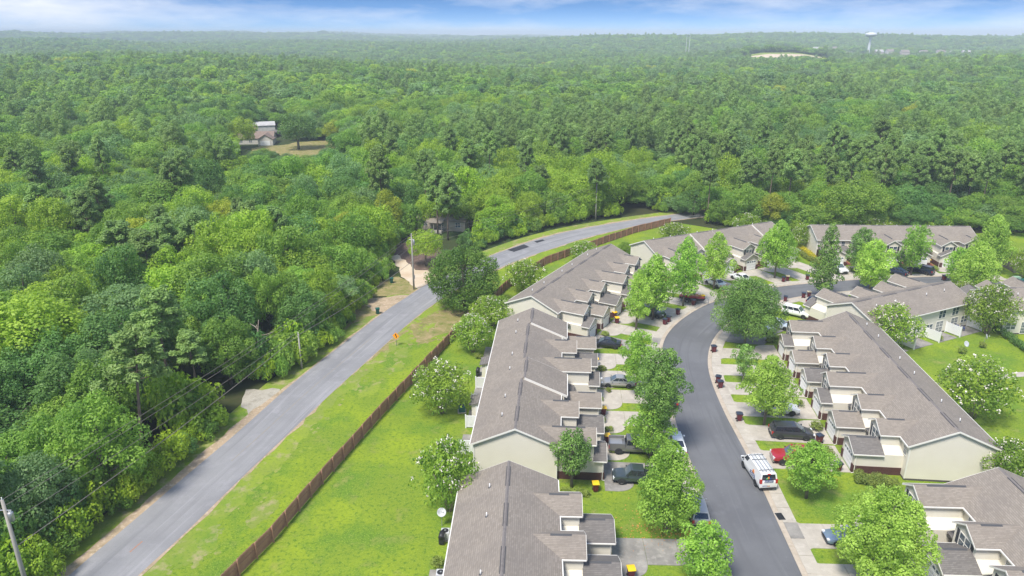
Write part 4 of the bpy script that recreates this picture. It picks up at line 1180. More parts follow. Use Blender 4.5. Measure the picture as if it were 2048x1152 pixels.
# ------------------------------------------------------------------ vehicles
def paint(name, c, metal=.0): 
    k = 'paint_' + name
    if k not in M: M[k] = flat(k, c, .3, metal, .8, .5)
    return M[k]
def body_loft(st, mat):
    """stations (x, z_low, z_top, half width): rounded closed body along x"""
    mb = MB(); rings = []
    for x, zl, zt, hw in st:
        h = zt - zl
        half = [(hw * .86, zl), (hw * .97, zl + h * .14), (hw, zl + h * .45), (hw * .985, zl + h * .75), (hw * .92, zt - h * .06), (hw * .74, zt)]
        rings.append([(x, y, z) for y, z in half] + [(x, -y, z) for y, z in reversed(half)])
    n = len(rings[0])
    vs_ = [p for r in rings for p in r]
    fs_ = []
    for i in range(len(rings) - 1):
        for k in range(n):
            k2 = (k + 1) % n
            fs_.append((i * n + k, (i + 1) * n + k, (i + 1) * n + k2, i * n + k2))
    fs_.append(tuple(range(n))); m = (len(rings) - 1) * n; fs_.append(tuple(range(m + n - 1, m - 1, -1)))
    mb.add(vs_, fs_)
    return mb
def patch4(a, b, c, d, u0, u1, v0, v1, off):
    """glass pane on the quad a-b-c-d (a,b bottom; d,c top), pushed out by off"""
    a, b, c, d = map(Vector, (a, b, c, d))
    P = lambda u, v: a.lerp(b, u).lerp(d.lerp(c, u), v)
    nrm = (b - a).cross(d - a).normalized()
    ring = [P(u0, v0), P(u1, v0), P(u1, v1), P(u0, v1)]
    return [tuple(p + nrm * .002) for p in ring], nrm * off
def wheel_mesh(r, w=.22):
    def f():
        mb = MB(); n = 18
        prof = [(r * .62, -w / 2), (r * .95, -w / 2), (r, -w / 2 + .04), (r, w / 2 - .04), (r * .95, w / 2), (r * .62, w / 2)]
        vs_ = []
        for rr, y in prof: vs_ += [(rr * math.cos(k * 2 * math.pi / n), y, rr * math.sin(k * 2 * math.pi / n)) for k in range(n)]
        fs_ = [(i * n + k, i * n + (k + 1) % n, (i + 1) * n + (k + 1) % n, (i + 1) * n + k) for i in range(len(prof) - 1) for k in range(n)]
        mb.add(vs_, fs_)
        return mb.mesh('wheel', M['tyre'], True)
    def g():
        mb = MB(); n = 18; R = r * .63
        for y in (-w / 2 + .03, w / 2 - .03):
            vs_ = [(0, y, 0)] + [(R * math.cos(k * 2 * math.pi / n), y, R * math.sin(k * 2 * math.pi / n)) for k in range(n)]
            mb.add(vs_, [(0, k + 1, (k + 1) % n + 1) if y < 0 else (0, (k + 1) % n + 1, k + 1) for k in range(n)])
            s_ = 1 if y > 0 else -1
            for k in range(5):
                a = k * 1.2566; dx, dz = math.cos(a), math.sin(a); px_, pz_ = -dz * .035, dx * .035
                ring = [(dx * .05 + px_, y, dz * .05 + pz_), (dx * R + px_, y, dz * R + pz_), (dx * R - px_, y, dz * R - pz_), (dx * .05 - px_, y, dz * .05 - pz_)]
                mb.ext(ring, (0, s_ * .02, 0))
        return mb.mesh('rim', M['rim'])
    return cached(('tyre', r), f), cached(('rim', r), g)
SPEC = {
 'sedan': dict(w=.90, wb=(-1.42, 1.42), r=.33, st=[(-2.36, .42, .72, .74), (-2.30, .30, .90, .83), (-1.9, .22, .98, .89), (-.9, .20, .95, .90), (.9, .20, .93, .90), (1.45, .22, .86, .89), (2.1, .26, .74, .84), (2.36, .34, .62, .72)],
   cab=[(-1.75, .97), (-.75, 1.40), (.25, 1.42), (1.15, .93)], cw=(.82, .60), side=[(.08, .30), (.34, .60), (.63, .95)]),
 'suv': dict(w=.95, wb=(-1.42, 1.40), r=.37, st=[(-2.38, .45, .95, .82), (-2.32, .34, 1.10, .90), (-1.8, .28, 1.12, .95), (.9, .26, 1.10, .95), (1.5, .28, 1.04, .94), (2.15, .34, .92, .89), (2.38, .42, .76, .78)],
   cab=[(-2.28, 1.10), (-1.95, 1.70), (.25, 1.74), (1.15, 1.09)], cw=(.88, .70), side=[(.04, .28), (.31, .60), (.63, .96)]),
 'boxy_suv': dict(w=.94, wb=(-1.45, 1.42), r=.37, st=[(-2.40, .48, 1.0, .86), (-2.36, .40, 1.12, .93), (-1.8, .34, 1.14, .94), (.9, .34, 1.12, .94), (1.3, .36, 1.10, .94), (2.2, .40, 1.02, .91), (2.42, .45, .80, .84)],
   cab=[(-2.33, 1.12), (-2.18, 1.74), (.35, 1.76), (1.0, 1.11)], cw=(.88, .76), side=[(.03, .30), (.33, .62), (.65, .97)]),
 'minivan': dict(w=.98, wb=(-1.5, 1.52), r=.35, st=[(-2.52, .42, .95, .84), (-2.46, .30, 1.08, .93), (-1.9, .24, 1.10, .98), (1.0, .22, 1.06, .98), (1.7, .25, .98, .96), (2.3, .30, .84, .88), (2.54, .38, .68, .74)],
   cab=[(-2.40, 1.08), (-2.05, 1.66), (.40, 1.72), (1.62, 1.0)], cw=(.90, .74), side=[(.04, .30), (.32, .60), (.62, .96)]),
 'pickup': dict(w=.99, wb=(-1.72, 1.80), r=.40, st=[(-2.86, .52, 1.0, .92), (-2.82, .46, 1.06, .97), (-2.2, .42, 1.06, .99), (-.75, .40, 1.10, .99), (1.2, .40, 1.18, .99), (1.7, .42, 1.18, .98), (2.55, .46, 1.10, .94), (2.85, .52, .92, .86)],
   cab=[(-.95, 1.12), (-.78, 1.84), (.72, 1.88), (1.42, 1.17)], cw=(.91, .74), side=[(.05, .44), (.50, .95)], bed=(-2.84, -1.0, 1.06, 1.42)),
 'small_pickup': dict(w=.92, wb=(-1.55, 1.62), r=.38, st=[(-2.55, .50, .95, .86), (-2.52, .44, 1.0, .90), (-1.9, .40, 1.0, .92), (-.55, .38, 1.04, .92), (1.1, .38, 1.10, .92), (1.6, .40, 1.08, .91), (2.3, .44, 1.0, .87), (2.58, .50, .84, .78)],
   cab=[(-.90, 1.06), (-.70, 1.72), (.62, 1.76), (1.30, 1.09)], cw=(.84, .68), side=[(.05, .44), (.50, .95)], bed=(-2.54, -.93, 1.0, 1.32)),
 'van': dict(w=1.0, wb=(-1.75, 1.72), r=.37, st=[(-2.84, .46, 1.25, .94), (-2.80, .36, 1.30, .98), (-2.0, .30, 1.32, 1.0), (1.2, .30, 1.28, 1.0), (1.9, .34, 1.22, .98), (2.5, .40, 1.06, .92), (2.82, .46, .84, .84)],
   cab=[(-2.78, 1.28), (-2.62, 2.04), (1.25, 2.06), (1.98, 1.24)], cw=(.97, .82), side=[(.80, .97)]),
}
def car(kind, label, px=None, head=0.0, col='white', c=(.78, .79, .80), xy=None, metal=0.0, cat='car', name='parked_car', z=.06, group='parked vehicles', dark_rim=False, scale=1.0):
    S = SPEC[kind]; P = paint(col, c, metal)
    X, Y = xy if xy else at(*px)[:2]
    root = thing(name, label, cat, (X, Y, z), head, group); root.scale = (scale,) * 3
    body_loft(S['st'], P).build('body', P, root, True).data.set_sharp_from_angle(angle=R_(38))
    # cabin
    (x0, z0), (x1, z1), (x2, z2), (x3, z3) = S['cab']; wb_, wt = S['cw']
    lo = [(x0, wb_, z0 - .06), (x3, wb_ * .97, z3 - .06), (x3, -wb_ * .97, z3 - .06), (x0, -wb_, z0 - .06)]
    up = [(x1, wt, z1), (x2, wt, z2), (x2, -wt, z2), (x1, -wt, z1)]
    inx = [(x1 + .1, wt * .86, z1 + .045), (x2 - .12, wt * .86, z2 + .04), (x2 - .12, -wt * .86, z2 + .04), (x1 + .1, -wt * .86, z1 + .045)]
    mb = MB().add(lo + up + inx, [(0, 4, 5, 1), (1, 5, 6, 2), (2, 6, 7, 3), (3, 7, 4, 0), (4, 8, 9, 5), (5, 9, 10, 6), (6, 10, 11, 7), (7, 11, 8, 4), (8, 11, 10, 9)])
    mb.f = [f[::-1] for f in mb.f]
    mb.build('roof', P, root)
    g = []
    ring, d = patch4(lo[1], lo[2], up[2], up[1], .07, .93, .10, .93, .012)
    MB().ext(ring, -d if d.x < 0 else d).build('windshield', M['wshield'], root)
    ring, d = patch4(lo[3], lo[0], up[0], up[3], .09, .91, .18, .92, .012)
    MB().ext(ring, -d if d.x > 0 else d).build('rear_window', M['cglass'], root)
    for a, b in S['side']:
        for s_ in (1, -1):
            A = [(p[0], s_ * abs(p[1]), p[2]) for p in (lo[0], lo[1], up[1], up[0])]
            # keep the pane's ends parallel to the pillars
            ring, d = patch4(*A, a, b, .22, .9, .012)
            MB().ext(ring, d if d.y * s_ > 0 else -d).build('side_window', M['cglass'], root)
    # wheels and arches
    ty, rm = wheel_mesh(S['r'])
    for xw in S['wb']:
        for s_ in (1, -1):
            yw = s_ * (S['w'] - .10)
            o = put('wheel', ty, root, (xw, yw, S['r']))
            r_ = put('rim', rm, o)
            if dark_rim: r_.material_slots[0].link = 'OBJECT'; r_.material_slots[0].material = M['black']
            n = 12; rr = S['r'] + .07
            ring = [(xw + rr * math.cos(math.pi * k / n), s_ * (S['w'] - .02), S['r'] + rr * math.sin(math.pi * k / n)) for k in range(n + 1)]
            ring += [(xw - rr, s_ * (S['w'] - .02), S['r'] - .14), (xw + rr, s_ * (S['w'] - .02), S['r'] - .14)]
            MB().ext(ring, (0, s_ * .024, 0)).build('wheel_arch', M['black'], root)
    xf, xr = S['st'][-1][0], S['st'][0][0]
    zf = S['st'][-1][2]; zr = S['st'][0][2]
    hf = S['st'][-2][3]; hr = S['st'][1][3]
    big = kind in ('pickup', 'small_pickup', 'boxy_suv', 'van')
    for s_ in (1, -1):
        y0, y1 = sorted((s_ * hf * .58, s_ * hf * .93))
        MB().box(xf - .24, xf + .005, y0, y1, zf - .02 if not big else zf - .22, zf + .10 if not big else zf + .04).build('headlight', M['lamp'], root)
        y0, y1 = sorted((s_ * hr * .74, s_ * hr * .99))
        MB().box(xr - .008, xr + .20, y0, y1, zr - .26, zr + (.08 if kind != 'van' else .22)).build('tail_light', M['tail'], root)
        y0, y1 = sorted((s_ * (wb_ + .03), s_ * (wb_ + .22)))
        MB().box(x3 - .32, x3 - .20, y0, y1, z3 + .02, z3 + .17).build('mirror', P if not big else M['black'], root)
    MB().box(xf - .05, xf + .012, -hf * .52, hf * .52, zf - .24, zf - .02).build('grille', M['black'] if col != 'red' else M['chrome'], root)
    MB().box(xf - .10, xf + .035, -hf * .86, hf * .86, .36, .52).build('bumper', M['chrome'] if kind in ('pickup', 'boxy_suv') else M['black'], root)
    MB().box(xr - .04, xr + .10, -hr * .88, hr * .88, .38, .52).build('bumper', M['chrome'] if kind in ('pickup',) else M['black'], root)
    MB().box(xr - .016, xr + .02, -.16, .16, .62, .76).build('licence_plate', M['plate'] if kind == 'van' else M['sticker'], root)
    for f_ in S['side'][:2]:
        for s_ in (1, -1):
            xx = x0 + (x3 - x0) * f_[1] - .12
            y0, y1 = sorted((s_ * (S['w'] - .012), s_ * (S['w'] + .016)))
            MB().box(xx - .1, xx + .06, y0, y1, z0 - .22, z0 - .18).build('door_handle', M['black'], root)
    if 'bed' in S:
        b0, b1, zb, zt = S['bed']; w_ = S['w']
        for s_ in (1, -1):
            y0, y1 = sorted((s_ * (w_ - .14), s_ * (w_ - .005)))
            MB().box(b0 + .02, b1, y0, y1, zb - .28, zt).build('bed_side', P, root)
        MB().box(b0, b0 + .08, -w_ + .145, w_ - .145, zb - .28, zt).build('tailgate', P, root)
        MB().box(b1 - .06, b1, -w_ + .145, w_ - .145, zb - .1, zt).build('bed_front', P, root)
        MB().box(b0 + .085, b1 - .065, -w_ + .145, w_ - .145, zb - .1, zb + .025).build('bed_floor', M['black'] if col != 'grey' else M['metal'], root)
    return root
def hd(key, out=True):
    """heading of a car parked nose to the street (out) or nose to the house"""
    an = HOUSES[key][2] + math.pi / 2
    return an if out else an + math.pi
GREY = (.20, .20, .195); SLATE = (.055, .075, .08)
van_h = math.atan2(at(1470, 880)[1] - at(1530, 985)[1], at(1470, 880)[0] - at(1530, 985)[0])
vx, vy, _ = at(1534, 984)
van_h = R_(94)
van = car('van', 'white cargo van with ladders on its roof, parked at the right kerb', None, van_h, 'white', (.80, .81, .82), xy=(vx + .05 + 2.82 * math.cos(van_h), vy + 2.82 * math.sin(van_h)), cat='van', name='cargo_van')
# ladder racks, rear doors and lettering of the van
for yy in (.38, -.40):
    lb = MB()
    for s_ in (-.2, .2): lb.box(-2.45, 1.0, yy + s_ - .02, yy + s_ + .02, 2.20, 2.245)
    for k in range(12): lb.tube([(-2.35 + k * .29, yy - .2, 2.222), (-2.35 + k * .29, yy + .2, 2.222)], .016, 5)
    lb.build('ladder', M['metal'], van)
for xx in (-2.0, .0, .9):
    rb = MB().box(xx - .025, xx + .025, -.78, .78, 2.15, 2.19)
    for s_ in (-.78, .78): rb.box(xx - .03, xx + .03, s_ - .02, s_ + .02, 2.02, 2.19)
    rb.build('roof_rack', M['black'], van)
MB().box(-2.835, -2.80, -.012, .012, .55, 1.27).build('door_seam', M['black'], van)
MB().box(-2.74, -2.60, -.16, .16, 2.02, 2.08).build('brake_light', M['tail'], van)
for s_ in (1, -1):
    y0, y1 = sorted((s_ * .06, s_ * .80))
def flat_text(txt, mat, parent, loc, rot, size, name='lettering'):
    cu = bpy.data.curves.new(name, 'FONT'); cu.body = txt; cu.size = size; cu.align_x = 'CENTER'; cu.align_y = 'CENTER'; cu.extrude = .004
    cu.resolution_u = 2
    o = bpy.data.objects.new(name, cu); COL.objects.link(o); o.parent = parent; o.location = loc; o.rotation_euler = rot
    cu.materials.append(mat)
    bpy.context.view_layer.update()
    me_ = bpy.data.meshes.new_from_object(o.evaluated_get(bpy.context.evaluated_depsgraph_get()))
    bpy.data.objects.remove(o)
    q_ = tag(put(name, me_, parent, loc, rot), kind='stuff')
    return q_
# rear panel print: blue board with two white lines, coloured flame mark above it, small line on the doors
MB().box(-2.872, -2.848, -.48, .48, 1.12, 1.42).build('print_panel', M['blue_van'], van)
rr = (R_(90), 0, R_(-90))
flat_text('JUST RIGHT', M['vinyl'], van, (-2.878, 0, 1.335), rr, .17)
flat_text('RESTORATION', M['vinyl'], van, (-2.878, 0, 1.20), rr, .14)
MB().box(-2.864, -2.848, .12, .66, .70, .76).build('print_line', M['blue_van'], van)
fm = MB().lathe([(.001, 0), (.10, .08), (.13, .2), (.08, .34), (.01, .44)], 8); o = fm.build('flame_mark', M['orange_print'], van, True, (-2.79, .06, 1.50)); o.scale = (.25, 1, .8)
o = MB().lathe([(.001, 0), (.10, .08), (.12, .18), (.06, .3), (.01, .36)], 8).build('flame_mark', M['green_print'], van, True, (-2.80, .22, 1.46)); o.scale = (.25, 1, .75)
o = MB().lathe([(.001, 0), (.10, .08), (.12, .18), (.06, .3), (.01, .36)], 8).build('flame_mark', M['blue_plastic'], van, True, (-2.80, -.16, 1.46)); o.scale = (.25, 1, .75)
MB().ext([(-1.6, 1.002, .75), (-.2, 1.002, .75), (-.35, 1.002, 1.18), (-1.45, 1.002, 1.18)], (0, .012, 0)).build('print_panel', M['blue_van'], van)
flat_text('JUST RIGHT', M['vinyl'], van, (-.92, 1.017, 1.03), (R_(90), 0, R_(180)), .19)
flat_text('RESTORATION', M['vinyl'], van, (-.92, 1.017, .85), (R_(90), 0, R_(180)), .14)
MB().ext([(-1.25, .995, 1.22), (-.75, .995, 1.22), (-.80, .975, 1.42), (-1.0, .95, 1.62), (-1.2, .975, 1.42)], (0, .02, 0)).build('flame_mark', M['orange_print'], van)

car('pickup', 'red pickup with chrome bumper, nose to the street beside the white van', None, hd('B7', True), 'red', (.36, .012, .03), xy=(at(1556, 930)[0] + 2.3, at(1556, 930)[1] + .55), name='pickup_truck', cat='pickup truck')
car('minivan', 'dark grey minivan nose to the garages on the right drives', None, hd('B7', False), 'charcoal', (.055, .058, .066), xy=(at(1586, 880)[0], at(1586, 880)[1] + .75), metal=.3, name='minivan', cat='minivan')
car('suv', 'white sport utility car half hidden by the pale green street tree', None, hd('B7', False), 'white', xy=(at(1562, 830)[0] - .1, at(1562, 830)[1] + .6), dark_rim=True)
car('pickup', 'grey crew cab pickup, tail to the garage, left side of the street', None, hd('B2', True), 'grey', GREY, xy=(at(1266, 910)[0] + .1, at(1266, 910)[1] + .8), metal=.4, name='pickup_truck', cat='pickup truck', dark_rim=True)
car('small_pickup', 'dark slate pickup nosed up to the garage by the big rounded tree', None, hd('B2', False), 'slate', SLATE, xy=(at(1276, 970)[0] - .1, at(1276, 970)[1] + .7), metal=.35, name='pickup_truck', cat='pickup truck')
car('sedan', 'silver sedan nosed up to the garage on the left drives', None, hd('B2', False), 'silver', (.42, .42, .41), xy=(at(1237, 776)[0], at(1237, 776)[1] + .7), metal=.5)
car('sedan', 'black sedan beside the first garage of the long plain roofed row', None, hd('B2', False) + R_(-6), 'black', (.012, .014, .02), xy=(at(1213, 697)[0], at(1213, 697)[1] + .7))
car('suv', 'dark hatchback under the broad street tree on the left drives', None, hd('B3', True), 'slate', SLATE, xy=at(1302, 632)[:2], metal=.3)
car('sedan', 'white sedan behind the yellow tinged tree, tail to the street', None, hd('B4', False), 'white', xy=at(1430, 571)[:2])
car('sedan', 'white sedan farther along the far drives, tail to the street', None, hd('B4', False), 'white', xy=at(1481, 561)[:2])
car('boxy_suv', 'boxy white sport utility car on the drive inside the bend', None, R_(-38), 'white', xy=at(1592, 632)[:2], name='sport_utility_car', cat='car')
car('pickup', 'white pickup on the worn pad under the large dark tree', None, R_(-8), 'white', xy=(at(1514, 668)[0], at(1514, 668)[1] + .6), name='pickup_truck', cat='pickup truck')
car('sedan', 'pale blue car behind the white pickup on the pad', None, R_(-40), 'pale_blue', (.45, .52, .58), xy=at(1556, 655)[:2])
car('suv', 'dark blue car behind the tall narrow tree, roof just showing', None, R_(8), 'navy', (.015, .025, .06), xy=at(1640, 613)[:2], metal=.2)
car('suv', 'white car with dark grille facing the street at the farthest row', None, R_(-78), 'white', xy=at(1675, 543)[:2])
car('sedan', 'dark blue sedan on the drive of the farthest row', None, R_(128), 'navy', (.015, .025, .06), xy=at(1790, 548)[:2], metal=.2)
car('suv', 'dark blue sport utility car right of the dark blue sedan', None, R_(130), 'navy', (.015, .025, .06), xy=at(1841, 546)[:2], metal=.2)
car('suv', 'silver car parked at the left kerb behind the full rounded tree', None, R_(86), 'silver', (.42, .42, .41), xy=(at(1404, 1045)[0] - .25, at(1404, 1045)[1] + 1.2), metal=.5)
car('sedan', 'white car parked at the left kerb past the grey pickup', None, R_(86), 'white', xy=(at(1358, 893)[0] - .35, at(1358, 893)[1] - .2))
car('suv', 'dark trailer-like car with red tail lamps at the kerb under the very tall tree', None, R_(84), 'charcoal', (.055, .058, .066), xy=(at(1343, 815)[0], at(1343, 815)[1] + 1.6))
car('sedan', 'blue car mostly hidden under the big spreading tree', None, hd('B8', True), 'steel_blue', (.20, .27, .38), xy=(at(1700, 1088)[0], at(1700, 1088)[1] + .3), metal=.3)
# boat under a red cover on its trailer
bx_, by_, _ = at(1384, 604)
bt = thing('covered_boat', 'red covered boat on a trailer at the left kerb', 'boat', (bx_, by_, .06), R_(-32))
hull = [(-2.2, .45, .95, .85), (-1.2, .42, 1.0, .95), (.6, .45, 1.05, .9), (1.6, .6, 1.1, .55), (2.3, .85, 1.15, .08)]
body_loft(hull, M['black']).build('hull', M['black'], bt, True)
body_loft([(-2.22, .9, 1.1, .88), (-1.2, .92, 1.35, .98), (.2, .95, 1.5, .94), (1.5, 1.0, 1.3, .6), (2.3, 1.1, 1.18, .1)], paint('red_cover', (.42, .02, .03))).build('cover', paint('red_cover', (.42, .02, .03)), bt, True)
MB().box(-2.2, 3.0, -.05, .05, .34, .42).box(-1.0, -.2, -.95, .95, .36, .44).build('trailer', M['metal'], bt)
ty, rm = wheel_mesh(.3)
for s_ in (1, -1): o = put('wheel', ty, bt, (-.6, s_ * .98, .3)); put('rim', rm, o)
MB().box(2.9, 3.0, -.06, .06, .05, 1.15).build('jack', M['metal'], bt)
MB().lathe([(.02, 0), (.2, .05), (.22, .2), (.12, .32), (.01, .36)], 10).build('cover_vent', M['util_green'], bt, True, (.3, 0, 1.48))

# ------------------------------------------------------------------ wheeled bins
def bin_src():
    def b():
        mb = MB()
        lo = [(-.24, -.22, .10), (.24, -.22, .10), (.24, .24, .10), (-.24, .24, .10)]
        up = [(-.31, -.32, 1.0), (.31, -.32, 1.0), (.31, .36, 1.0), (-.31, .36, 1.0)]
        mb.add(lo + up, [(3, 2, 1, 0), (4, 5, 6, 7), (0, 1, 5, 4), (1, 2, 6, 5), (2, 3, 7, 6), (3, 0, 4, 7)])
        mb.box(-.34, .34, -.35, -.321, .92, .985).box(-.34, .34, .361, .39, .92, .985).box(-.34, -.312, -.32, .36, .92, .985).box(.312, .34, -.32, .36, .92, .985)
        return mb.mesh('bin_body', M['maroon'])
    def l():
        mb = MB(); w = .36
        mb.ext([(-w, -.40, 1.005), (-w, -.40, 1.05), (-w, -.1, 1.12), (-w, .3, 1.12), (-w, .42, 1.06), (-w, .42, 1.005)], (2 * w, 0, 0))
        return mb.mesh('lid', M['lid_dark'])
    def wl():
        mb = MB()
        for s_ in (-.27, .27): mb.tube([(s_ - .035, .28, .12), (s_ + .035, .28, .12)], .12, 12)
        mb.tube([(-.27, .28, .12), (.27, .28, .12)], .02, 6)
        return mb
    return cached('binb', b), cached('binl', l)
def bin_(label, px, lid='lid_dark', rz=0.0, body=None, z=.07, name='wheeled_bin', group='maroon wheeled bins'):
    X, Y, _ = at(*px)
    b, l = bin_src()
    root = thing(name, label, 'wheeled bin', (X, Y + .25, z), rz, group)
    o = put('bin_body', b, root); lo = put('lid', l, root)
    if body: o.material_slots[0].link = 'OBJECT'; o.material_slots[0].material = M[body]
    lo.material_slots[0].link = 'OBJECT'; lo.material_slots[0].material = M[lid]
    for s_ in (-.27, .27):
        put('wheel', cached('bw', lambda: MB().tube([(-.035, 0, 0), (.035, 0, 0)], .12, 12).mesh('wheel', M['black'])), root, (s_, .30, .12))
    put('handle', cached('bh', lambda: MB().tube([(-.24, .40, .94), (-.24, .47, .97), (.24, .47, .97), (.24, .40, .94)], .018, 6).mesh('handle', M['black'])), root)
    if not body: put('sticker', cached('bs', lambda: MB().box(-.12, .12, -.336, -.322, .66, .80).mesh('sticker', M['sticker'])), root).rotation_euler = (R_(-6.0), 0, 0)
    return root
BINS = [
 ('maroon bin with yellow lid against the brick foot of the near cream gable', (1191, 986), 'lid_yellow', .05),
 ('maroon bin with yellow lid by the gable near the black sedan', (1158, 692), 'lid_yellow', .1),
 ('front bin of the yellow lidded pair by the second far garage', (1234, 648), 'lid_yellow', .2),
 ('rear bin of the yellow lidded pair by the second far garage', (1229, 637), 'lid_yellow', .5),
 ('yellow lidded bin on the curved walkway, just past the near garage roof', (1207, 832), 'lid_yellow', .0),
 ('maroon bin with pale yellow lid beside the tail of the grey pickup', (1214, 888), 'lid_yellow', .2),
 ('yellow lidded bin at the kerb beside the red covered boat', (1405, 603), 'lid_yellow', .3),
 ('yellow lidded bin in the dark entry between two far garages', (1511, 537), 'lid_yellow', .2),
 ('yellow lidded bin left of the single white garage door of the farthest row', (1857, 530), 'lid_yellow', .2),
 ('yellow lidded bin right of the single white garage door of the farthest row', (1907, 535), 'lid_yellow', .2),
 ('yellow lidded bin by the bottom left garage, cut by the frame', (1262, 1160), 'lid_yellow', .1),
 ('yellow lidded bin behind the silver sedan garage corner', (1192, 732), 'lid_yellow', .1),
 ('dark lidded bin alone on the right kerb before the small young tree', (1428, 706), 'lid_dark', 1.7),
 ('dark lidded bin at the back of the pair on the right kerb', (1437, 768), 'lid_dark', 1.2),
 ('dark lidded bin at the front of the pair on the right kerb', (1441, 778), 'lid_dark', 1.6),
 ('dark lidded bin on the right kerb level with the dark minivan', (1479, 844), 'lid_dark', 1.5),
 ('dark lidded bin between the dark minivan and its garage', (1639, 888), 'lid_dark', -1.3),
 ('dark lidded bin at the brick corner by the red pickup', (1677, 945), 'lid_dark', .2),
 ('left bin of the dark lidded pair on the left kerb near the slim tree', (1330, 651), 'lid_dark', -.8),
 ('right bin of the dark lidded pair on the left kerb near the slim tree', (1337, 646), 'lid_dark', -.6),
 ('dark lidded bin on the left kerb past the dark hatchback', (1356, 631), 'lid_dark', -.7),
 ('dark lidded bin on the kerb right under the red covered boat', (1387, 612), 'lid_dark', -.6),
 ('dark lidded bin at the kerb below the white sedans', (1447, 590), 'lid_dark', -.5),
 ('left bin of the pair on the far outer kerb', (1567, 565), 'lid_dark', -.3),
 ('right bin of the pair on the far outer kerb, with a cream lid', (1575, 563), 'lid_cream', -.3),
 ('dark lidded bin alone on the far outer kerb left of the tall narrow tree', (1615, 561), 'lid_dark', -.2),
 ('dark lidded bin at the inner kerb by the boxy white car', (1571, 604), 'lid_dark', 2.8),
 ('left bin of the inner kerb pair by the tall narrow tree', (1607, 597), 'lid_dark', 2.9),
 ('right bin of the inner kerb pair, with a cream lid', (1618, 595), 'lid_cream', 2.9),
 ('dark lidded bin at the kerb before the right garages of the farthest row', (1889, 562), 'lid_dark', .1),
 ('maroon bin beside the garage left of the dark blue sedan', (1792, 532), 'lid_dark', .1),
]
for lab, p, ld, rz in BINS: bin_(lab, p, ld, rz)
bin_('dark green bin by the sandy apron on the wooded side of the road', (755, 629), 'green_bin', .3, 'green_bin', 0, group='dark green bins')
bin_('dark green bin under the trees by the orange dirt drive', (783, 567), 'green_bin', .1, 'green_bin', 0, group='dark green bins')

# ------------------------------------------------------------------ poles, wires, sign
def pole(label, px=None, h=11, r=.16, trans=True, xy=None, arm=False, cat='utility pole'):
    X, Y = xy if xy else at(*px)[:2]
    root = thing('utility_pole', label, cat, (X, Y, 0), 0, 'utility poles')
    MB().tube([(0, 0, -.5), (0, 0, h * .5), (0, 0, h)], [r * 1.15, r, r * .72], 10).build('pole', M['pole'], root, True)
    if trans:
        MB().lathe([(.17, 0), (.22, .03), (.22, .75), (.18, .82), (.05, .86)], 12).build('transformer', M['metal'], root, True, (.36, 0, h - 2.0))
        MB().box(.1, .36, -.03, .03, h - 1.7, h - 1.6).build('bracket', M['metal'], root)
        for k, dx in enumerate((.30, .42)): MB().lathe([(.03, 0), (.05, .05), (.03, .1), (.05, .15), (.02, .2)], 8).build('insulator', M['vinyl'], root, True, (dx, 0, h - 1.16))
        MB().tube([(-.5, 0, h - 1.0), (.5, 0, h - 1.0)], .05, 6).build('crossarm', M['metal'], root)
    MB().lathe([(.04, 0), (.06, .06), (.03, .12), (.05, .18), (.02, .24)], 8).build('insulator', M['vinyl'], root, True, (0, 0, h))
    return root, Vector((X, Y, h))
p1, T1 = pole('tall weathered utility pole with a transformer by the dirt drive', (828, 579), 10.9)
p2, T2 = pole('short bare utility pole stub at the edge of the roadside bushes', (604, 738), 5.6, .13, False)
p0, T0 = pole('utility pole with a transformer at the bottom left corner', None, 11.0, .17, True, xy=(-40.7, 47.7))
p3, T3 = pole('far utility pole beside the curve in the county road', (1191, 441), 9.5, .14, False)
MB().box(.17, .30, -.1, .1, 2.2, 2.9).build('meter_box', M['metal'], p1)
def wire(label, a, b, sag, r=.02):
    root_p = []
    for k in range(13):
        t = k / 12; p = a.lerp(b, t); root_p.append((p.x, p.y, p.z - sag * 4 * t * (1 - t)))
    tag(MB().tube(root_p, r, 5).build('power_line', M['wire']), label, 'power line', 'power lines')
Vd = Vector
for k, (dz, dx, w) in enumerate(((0, 0, 'uppermost'), (-.9, -.45, 'second'), (-2.2, .1, 'third'))):
    wire(f'{w} overhead wire running along the woods edge from the corner pole', T0 + Vd((dx, 0, dz)), T1 + Vd((dx, 0, dz)), 1.0)
    wire(f'{w} overhead wire between the dirt drive pole and the far curve', T1 + Vd((dx, 0, dz)), T3 + Vd((dx, 0, dz * .8)), 1.0)
wire('lowest overhead cable from the corner pole to the short stub', T0 + Vd((0, 0, -4.6)), T2 + Vd((0, 0, -.2)), .5, .035)
wire('lowest overhead cable from the short stub on to the dirt drive pole', T2 + Vd((0, 0, -.2)), T1 + Vd((0, 0, -5.2)), .5, .035)
wire('thin guy wire from the dirt drive pole down to the ground', T1 + Vd((0, 0, -1.2)), Vd((T1.x + 3.6, T1.y - 1.0, 4.2)), .0, .012)

